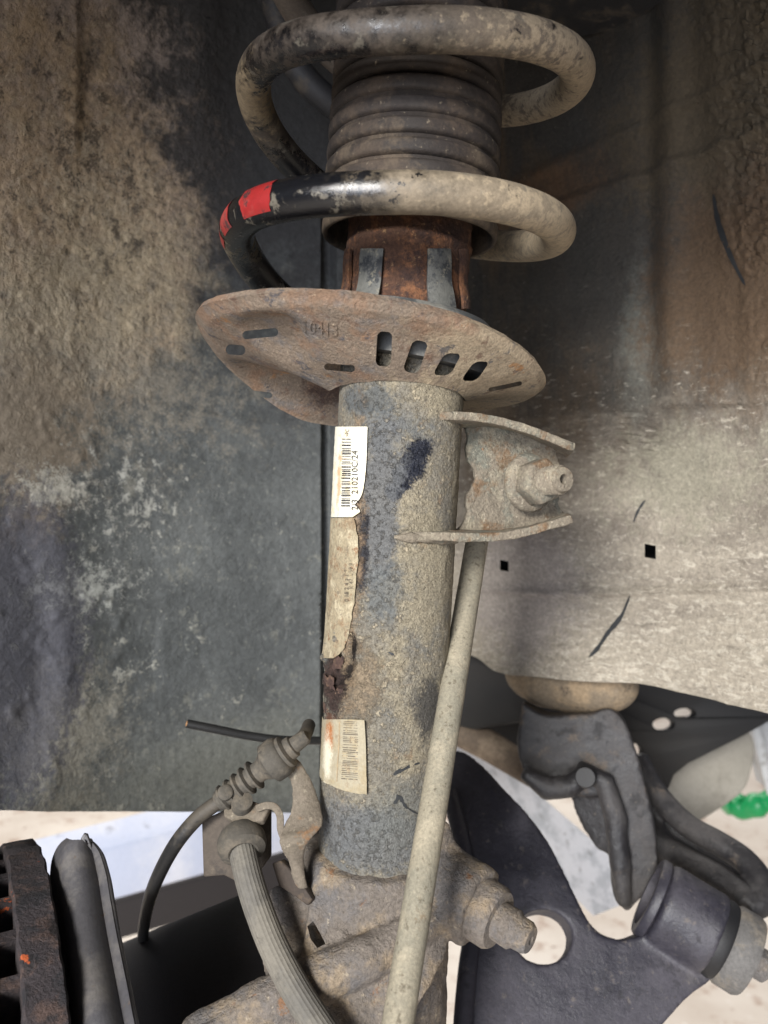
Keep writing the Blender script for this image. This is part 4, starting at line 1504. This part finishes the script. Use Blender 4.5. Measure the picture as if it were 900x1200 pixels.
v, f = tube([V(p) for p in catmull([P(338, 878, 0.333), P(350, 868, 0.332), P(358, 860, 0.336), P(362, 850, 0.35)], 5)], 0.0030, 14)
mk('cable_sheath', v, f, cab_mat, parent=cable)
v, f = lathe([(0.0003, 0.0), (0.0024, 0.0), (0.0032, -0.0006), (0.0032, -0.003)], P(264, 928, 0.322), P(264, 922, 0.315), 20)
mk('sleeve_clip', v, f, gro_mat, parent=cable)

hb_mat = grime('rusty_hose_bracket', rgb(108, 99, 87), 0.85, layers=[dict(c=rgb(98, 90, 78), s=60, lo=0.45, hi=0.64, a=0.8), dict(c=rgb(126, 92, 60), s=80, lo=0.56, hi=0.68, a=0.8), dict(c=rgb(142, 133, 116), s=300, lo=0.58, hi=0.68, a=0.6)],
               vary=0.25, vscale=700, bump=0.7, bscale=900, bdist=0.0007)
hbr = thing('hose_bracket', 'wavy dusty sheet metal bracket holding the brake hose beside the strut', 'bracket', P(352, 1040, 0.315))
rows = [(884, 322, 336, 0.335), (890, 326, 346, 0.3335), (900, 334, 355, 0.332), (915, 342, 363, 0.330), (935, 344, 371, 0.327), (952, 342, 376, 0.3235), (965, 336, 378, 0.320),
        (975, 332, 372, 0.317), (984, 329, 361, 0.3145), (994, 331, 356, 0.3155), (1006, 339, 354, 0.318), (1022, 344, 355, 0.319), (1040, 350, 358, 0.320)]
rr2 = catmull(rows, 6)


def hb_pt(u, v):
    i = min(int(round(v * (len(rr2) - 1))), len(rr2) - 1)
    py, xl, xr, d = rr2[i]
    p = P(lerp(xl, xr, u), py, d + 0.006 * (u - 0.5) ** 2 + 0.002 * math.sin(v * 14) * (0.5 - u))
    return p


v, f = grid(hb_pt, 16, len(rr2))
o = mk('bracket_strap', v, f, hb_mat, parent=hbr, ang=180)
solid(o, 0.0026, 0)
remesh(o, 0.0006, 3, 0.5, (0.00025, 220))
# channel that carries the hose: back plate, right cheek and folded top
v, f = slab([(236, 962), (262, 950), (300, 944), (316, 948), (316, 1005), (300, 1026), (278, 1034), (262, 1026), (238, 1028)], 0.334, (-0.12, -0.97, 0.2), 0.004)
pl_mat = grime('dark_dusty_plate', rgb(72, 64, 56), 0.8, layers=[dict(c=rgb(104, 94, 80), s=60, lo=0.48, hi=0.66, a=0.7), dict(c=rgb(46, 42, 40), s=90, lo=0.52, hi=0.66, a=0.7)], vary=0.2, bump=0.6)
o = mk('hose_plate', v, f, pl_mat, parent=hbr)
bevelled(o, 0.0008, 2)
rows3 = [(300, 948, 0.322), (312, 944, 0.3205), (322, 946, 0.3195), (328, 956, 0.319), (329, 972, 0.319), (334, 985, 0.3175)]
rr3 = catmull(rows3, 6)


def ch_pt(u, v):
    i = min(int(round(v * (len(rr3) - 1))), len(rr3) - 1)
    x, y, d = rr3[i]
    return P(x, y, d + 0.020 * u)


v, f = grid(ch_pt, 8, len(rr3))
o = mk('channel_fold', v, f, hb_mat, parent=hbr, ang=60)
solid(o, 0.003, 0, 0.0006)
v, f = slab([(262, 944), (296, 938), (316, 946), (308, 962), (276, 964), (262, 956)], 0.324, (-0.1, -0.7, 0.7), 0.004)
o = mk('channel_top', v, f, hb_mat, parent=hbr)
bevelled(o, 0.0008, 2)
v, f = lathe([(0.0003, -0.004), (0.0042, -0.004), (0.0046, -0.001), (0.0042, 0.002), (0.0003, 0.003)], P(284, 941, 0.324), P(285, 935, 0.321), 24)
mk('bracket_bolt', v, f, gro_mat, parent=hbr)
# dark spring clip below
v, f = slab([(318, 1012), (328, 1008), (346, 1024), (366, 1054), (360, 1062), (344, 1050), (326, 1038)], 0.321, (-0.3, -0.9, 0.3), 0.006)
o = mk('spring_clip', v, f, grime('dark_clip', rgb(58, 50, 44), 0.85, layers=[dict(c=rgb(92, 78, 62), s=90, lo=0.5, hi=0.66)]), parent=hbr)
bevelled(o, 0.0008, 2)

hose_mat = grime('ribbed_brake_hose_rubber', rgb(88, 85, 79), 0.75, layers=[dict(c=rgb(110, 105, 95), s=40, lo=0.42, hi=0.64, a=0.8), dict(c=rgb(70, 66, 60), s=120, lo=0.56, hi=0.68, a=0.6)], vary=0.15, bump=0.3)
hose = thing('brake_hose', 'thick ribbed grey brake hose curving down from its bracket', 'brake hose', P(385, 1210, 0.28))
hp = [V(p) for p in catmull([P(280, 978, 0.325), P(285, 1000, 0.318), P(292, 1030, 0.312), P(303, 1065, 0.307), P(320, 1108, 0.301), P(344, 1155, 0.294), P(372, 1200, 0.287), P(410, 1255, 0.28)], 10)]
v, f = tube(hp, 0.0056, 72, prof=lambda a, i: 1 + (0.022 if int(round(a / (2 * PI) * 72)) % 3 == 0 else -0.008))
mk('hose_body', v, f, hose_mat, parent=hose, ang=25)
v, f = lathe([(0.0050, 0.004), (0.0086, 0.004), (0.0100, 0.001), (0.0102, -0.002), (0.0094, -0.0045), (0.0062, -0.006), (0.0052, -0.0055)], P(283, 986, 0.321), P(280, 966, 0.3285), 40, close=True)
mk('hose_grommet', v, f, gro_mat, parent=hose)

# cut off cable stub near the liner
sp = [V(p) for p in catmull([P(219, 848, 0.42), P(250, 854, 0.424), P(290, 862, 0.43), P(330, 867, 0.436), P(380, 868, 0.45)], 8)]
stub = thing('cable_stub', 'short cut black cable end sticking out over the liner', 'cable', sp[0])
v, f = tube(sp, 0.0024, 16)
mk('cable_sheath', v, f, cab_mat, parent=stub)
v, f = lathe([(0.0002, 0.0004), (0.0015, 0.0004), (0.0015, -0.002)], sp[0], sp[0] - (sp[2] - sp[0]), 12)
mk('cable_core', v, f, grime('tan_core', rgb(150, 112, 74), 0.8), parent=stub)

# ================================================================== LOWER CONTROL ARM
arm_mat = grime('satin_black_arm', rgb(41, 40, 48), 0.40, layers=[dict(c=rgb(76, 73, 80), s=18, lo=0.42, hi=0.72, a=0.6, d=0.5), dict(c=rgb(92, 88, 86), s=26, lo=0.40, hi=0.75, a=0.6, g=(5, 0, 0), b=-0.52), dict(c=rgb(112, 104, 96), s=150, lo=0.60, hi=0.70, a=0.45), dict(c=rgb(24, 23, 26), s=70, lo=0.58, hi=0.68, a=0.5), dict(c=rgb(128, 118, 106), s=600, lo=0.66, hi=0.72, a=0.5)], vary=0.2, vscale=400, bump=0.5, bscale=500, bdist=0.0008, crust=0.8, cscale=120)
arm = thing('control_arm', 'broad black lower control arm with a round hole and end bushing', 'control arm', P(640, 1200, 0.45))
an = V((0.02, -0.80, 0.60)).normalized()
armpoly = catmull([(524, 884), (540, 879), (566, 897), (592, 924), (620, 955), (642, 985), (660, 1018), (678, 1056), (692, 1082), (706, 1095), (730, 1101), (752, 1098), (778, 1040), (790, 1020), (845, 1055), (878, 1075),
                   (858, 1110), (836, 1146), (812, 1164), (790, 1186), (770, 1220), (745, 1330), (536, 1330), (540, 1200), (545, 1140), (550, 1095), (548, 1040), (540, 980), (528, 930)], 3)
hole = [(637 + 34 * math.cos(t), 1098 + 32 * math.sin(t)) for t in [2 * PI * i / 40 for i in range(40)]]
bA, bB = P(767, 1054, 0.470), P(867, 1115, 0.452)
v, f = join(slab(armpoly, 0.47, an, 0.022, holes=[hole], c=(650, 1050)), lathe([(0.0005, 0.002), (0.0225, 0.002), (0.0242, 0.005), (0.0242, 0.0345), (0.0236, 0.0365), (0.0005, 0.0365)], bA, bB, 56),
            slab([(700, 1106), (745, 1098), (775, 1085), (815, 1095), (838, 1122), (830, 1148), (800, 1174), (760, 1192), (720, 1180)], 0.452, (0.0, -0.85, 0.5), 0.03, c=(790, 1120)))
ab = mk('arm_plate', v, f, arm_mat, parent=arm)
remesh(ab, 0.0014, 9, 0.5, (0.0005, 30))
p0 = P(650, 1050, 0.47)
v, f = tube([V(p) for p in catmull([on_plane(x, y, p0, an) + an * 0.003 for x, y in [(526, 930), (540, 985), (549, 1040), (552, 1095), (547, 1140), (542, 1200), (538, 1290)]], 6)], 0.0055, 14)
mk('rolled_rim', v, f, arm_mat, parent=arm)
rubb = grime('black_bushing_rubber', rgb(20, 20, 22), 0.6, vary=0.1, bump=0.2)
v, f = lathe([(0.0005, 0.035), (0.0228, 0.035), (0.0234, 0.0405), (0.0215, 0.0435), (0.0005, 0.0435)], bA, bB, 56)
mk('bushing_rubber', v, f, rubb, parent=arm)
wm = grime('grey_cast_washer', rgb(92, 90, 88), 0.7, layers=[dict(c=rgb(122, 114, 102), s=60, lo=0.5, hi=0.66, a=0.7)], bump=0.5)
v, f = lathe([(0.0005, 0.0428), (0.0222, 0.0428), (0.0235, 0.0450), (0.0235, 0.0555), (0.0222, 0.0578), (0.0005, 0.0578)], bA, bB, 48)
mk('bushing_washer', v, f, wm, parent=arm)
bdv = (bB - bA).normalized()
v, f = lathe([(0.0005, 0.057), (0.0125, 0.057), (0.0125, 0.0605), (0.0005, 0.0605)], bA, bB, 40)
mk('bolt_flange', v, f, kn_mat, parent=arm)
v, f = hexnut(bA + bdv * 0.060, bA + bdv * 0.2, 0.0092, 0.009)
o = mk('bolt_head', v, f, kn_mat, parent=arm, flat=True)
bevelled(o, 0.0008, 2)
# front lobe of the subframe mount rim
v, f = lathe([(0.018, -0.0045), (0.0228, -0.0045), (0.0240, -0.0030), (0.0240, 0.0005), (0.0225, 0.0018), (0.018, 0.0025)], bA, bB, 56, close=True)
mk('bushing_lip', v, f, arm_mat, parent=arm)

# ================================================================== SUBFRAME
sub_mat = grime('weathered_black_subframe', rgb(36, 35, 37), 0.40, layers=[dict(c=rgb(74, 71, 70), s=24, lo=0.42, hi=0.70, a=0.7, d=0.6), dict(c=rgb(104, 92, 80), s=60, lo=0.55, hi=0.68, a=0.6, g=(0, 0, 1.2), b=-0.12), dict(c=rgb(34, 33, 34), s=60, lo=0.56, hi=0.66, a=0.6), dict(c=rgb(124, 114, 102), s=400, lo=0.63, hi=0.70, a=0.5)], vary=0.2, vscale=400, bump=0.6, bscale=500, bdist=0.0010, crust=1.0, cscale=110)
sub = thing('subframe_arm', 'dark ribbed subframe arm hanging under the body mount', 'subframe', P(690, 1070, 0.52))
solids = [
    slab(catmull([(612, 822), (640, 838), (690, 836), (718, 830), (738, 858), (752, 905), (765, 955), (772, 1010), (764, 1040), (742, 1064), (733, 1068), (718, 1050), (716, 1000), (716, 962), (700, 920), (676, 898), (660, 918), (640, 928), (612, 902), (606, 870)], 3),
         0.53, (-0.25, -0.93, 0.15), 0.030, c=(690, 930)),
    tube([P(676, 900, 0.525), P(708, 915, 0.520), P(722, 960, 0.515), P(726, 1010, 0.512), P(732, 1062, 0.510)], [0.006, 0.0075, 0.0075, 0.007, 0.005], 14),
    tube([P(612, 905, 0.52), P(640, 924, 0.518), P(668, 922, 0.517), P(690, 905, 0.517)], [0.005, 0.008, 0.008, 0.006], 14),
    slab([(640, 890), (700, 890), (712, 930), (690, 935), (650, 930)], 0.535, (-0.2, -0.95, 0.1), 0.02),
    slab([(660, 916), (688, 900), (704, 920), (714, 962), (714, 1002), (700, 998), (682, 972), (670, 940)], 0.538, (-0.6, -0.8, 0.1), 0.02),
]
v, f = join(*solids)
o = mk('casting', v, f, sub_mat, parent=sub)
remesh(o, 0.0017, 6, 0.5, (0.0010, 40))
v, f = lathe([(0.0003, 0.002), (0.0062, 0.002), (0.0070, 0.0), (0.0070, -0.006)], P(686, 911, 0.507), P(684, 913, 0.48), 20)
mk('plug', v, f, rubb, parent=sub)
# forked strap towards the bushing
fork = [tube([V(p) for p in catmull([P(748, 890, 0.60), P(770, 930, 0.575), P(804, 966, 0.55), P(842, 988, 0.53), P(872, 1008, 0.515), P(892, 1034, 0.500), P(893, 1056, 0.490), P(872, 1064, 0.488)], 6)], 0.0085, 18),
        tube([V(p) for p in catmull([P(745, 930, 0.585), P(772, 985, 0.56), P(800, 1008, 0.535), P(834, 1026, 0.515), P(862, 1046, 0.50), P(880, 1062, 0.488)], 6)], 0.0100, 18),
        tube([V(p) for p in catmull([P(742, 960, 0.575), P(768, 1008, 0.555), P(800, 1034, 0.54), P(830, 1050, 0.53)], 6)], 0.0090, 18),
        slab([(746, 910), (772, 940), (846, 992), (884, 1030), (884, 1050), (860, 1052), (800, 1030), (748, 980)], 0.562, (-0.1, -0.8, 0.6), 0.008)]
v, f = join(*fork)
o = mk('fork', v, f, sub_mat, parent=sub)
remesh(o, 0.0016, 5)

cm = grime('black_crossmember', rgb(21, 21, 22), 0.65, layers=[dict(c=rgb(40, 38, 37), s=12, lo=0.45, hi=0.7, a=0.7)], vary=0.12, bump=0.3)
cross = thing('rear_crossmember', 'black pressed crossmember with three round holes far under the body', 'crossmember', P(720, 940, 0.78))


def oval(x, y, a, b, t=0.0, n=24):
    ct, s_ = math.cos(t), math.sin(t)
    return [(x + a * math.cos(q) * ct - b * math.sin(q) * s_, y + a * math.cos(q) * s_ + b * math.sin(q) * ct) for q in [2 * PI * i / n for i in range(n)]]


v, f = slab([(500, 720), (1000, 720), (1000, 840), (900, 846), (872, 862), (806, 895), (790, 908), (783, 925), (785, 948), (798, 968), (770, 960), (740, 925), (700, 905), (640, 885), (600, 872), (560, 858), (500, 850)], 0.78, (-0.1, -0.97, 0.2), 0.02,
            holes=[oval(778, 849, 13, 7.5), oval(803, 836, 13, 6), oval(746, 880, 7, 9, -0.5)], c=(720, 860))
o = mk('pressing', v, f, cm, parent=cross)
bevelled(o, 0.002, 2, 50)
# rear members seen through the gap on the left of the arm
v, f = tube([P(520, 850, 0.70), P(570, 872, 0.69), P(640, 915, 0.66)], [0.012, 0.014, 0.012], 18)
o = mk('tie_tube', v, f, grime('dusty_tube', rgb(96, 84, 72), 0.8, layers=[dict(c=rgb(126, 112, 96), s=40, lo=0.45, hi=0.65)]), parent=cross)
v, f = slab([(530, 700), (600, 700), (630, 740), (618, 846), (560, 856), (530, 850)], 0.68, (0.1, -0.97, 0.1), 0.03)
o = mk('bracket_block', v, f, cm, parent=cross)
bevelled(o, 0.004, 3)

gp = grime('grey_heat_shield', rgb(140, 136, 126), 0.7, layers=[dict(c=rgb(120, 116, 106), s=14, lo=0.45, hi=0.66)], vary=0.1, bump=0.3)
v, f = slab(catmull([(800, 890), (868, 858), (884, 872), (880, 905), (866, 932), (808, 968), (790, 960), (782, 935), (786, 905), (800, 890)], 3)[:-1], 0.86, (-0.15, -0.95, 0.25), 0.03)
o = mk('heat_shield', v, f, gp)
bevelled(o, 0.004, 3, 60)
tag(o, 'plain grey heat shield with rounded end under the black crossmember', 'heat shield')

pst = grime('pale_painted_post', rgb(176, 178, 178), 0.5, layers=[dict(c=rgb(120, 116, 110), s=20, lo=0.55, hi=0.7)], vary=0.1, bump=0.2)
v, f = join(slab([(880, 853), (892, 850), (912, 930), (900, 934)], 1.0, (-0.3, -0.95, 0), 0.05), slab([(886, 850), (940, 838), (940, 920), (906, 928)], 1.04, (0.1, -0.99, 0), 0.04))
o = mk('lift_post', v, f, pst)
bevelled(o, 0.003, 2)
tag(o, 'pale painted post standing at the edge above the green tray', 'post')
grn = grime('green_plastic', rgb(20, 150, 84), 0.35, vary=0.08, bump=0.1)
v, f = tube([V(p) for p in catmull([P(846, 944, 1.5), P(858, 938, 1.5), P(872, 948, 1.48), P(888, 943, 1.46), P(905, 938, 1.45), P(960, 925, 1.4)], 6)], [0.021] * 31, 14, prof=lambda a, i: 1 + 0.12 * math.sin(i * 0.8))
o = mk('green_tray', v, f, grn)
tag(o, 'bright green plastic tray edge below the pale post', 'tray')

# ================================================================== CAR LIFT ARMS
la = grime('pale_blue_lift_paint', rgb(190, 198, 218), 0.45, layers=[dict(c=rgb(218, 220, 228), s=6, lo=0.4, hi=0.65, a=0.8), dict(c=rgb(120, 122, 130), s=30, lo=0.6, hi=0.7, a=0.5)], vary=0.08, bump=0.1)
lift = thing('vehicle_lift', 'pale blue car lift arm with dark underside beneath the wheel arch liner', 'lift arm', P(120, 1060, 1.2))


def beam(quad, d1, d2, back):
    """box beam: quad px corners TL, TR, BR, BL with depth d1 left and d2 right"""
    (a, b, c, d) = quad
    fr = [P(*a, d1), P(*b, d2), P(*c, d2), P(*d, d1)]
    bk = [p + V(back) for p in fr]
    return fr + bk, [(0, 1, 2, 3), (7, 6, 5, 4), (0, 4, 5, 1), (1, 5, 6, 2), (2, 6, 7, 3), (3, 7, 4, 0)]


v, f = beam([(-120, 1062), (420, 916), (420, 975), (-120, 1128)], 1.1, 1.5, (0.05, 0.10, 0.03))
o = mk('beam', v, f, la, parent=lift)
bevelled(o, 0.006, 3)
dk = grime('lift_underside_shade', rgb(46, 42, 42), 0.8, vary=0.15)
v, f = beam([(-120, 1130), (420, 977), (420, 1022), (-120, 1176)], 1.12, 1.52, (0.04, 0.08, 0.0))  # dark strip standing in for the arm's shaded underside
o = mk('underside_strip', v, f, dk, parent=lift)
bevelled(o, 0.006, 3)
for (x, y) in ((60, 1002), (90, 992), (140, 978), (160, 970), (8, 1012)):
    v, f = lathe([(0.0004, 0.016), (0.010, 0.015), (0.014, 0.008), (0.015, -0.01)], P(x, y + 8, 1.22 + x * 0.0007), P(x, y - 20, 1.22 + x * 0.0007), 18)
    mk('bolt_cap', v, f, la, parent=lift)
lift2 = thing('vehicle_lift', 'whitish lift arm running diagonally behind the black control arm', 'lift arm', P(640, 960, 1.1))
v, f = beam([(540, 850), (740, 1020), (740, 1060), (548, 880)], 1.15, 0.95, (-0.03, 0.06, -0.05))
lw = grime('scuffed_white_paint', rgb(206, 208, 212), 0.5, layers=[dict(c=rgb(168, 172, 176), s=30, lo=0.45, hi=0.6, a=0.8), dict(c=rgb(120, 118, 116), s=70, lo=0.6, hi=0.68, a=0.6)], vary=0.1, bump=0.3)
o = mk('beam', v, f, lw, parent=lift2)
bevelled(o, 0.006, 3)
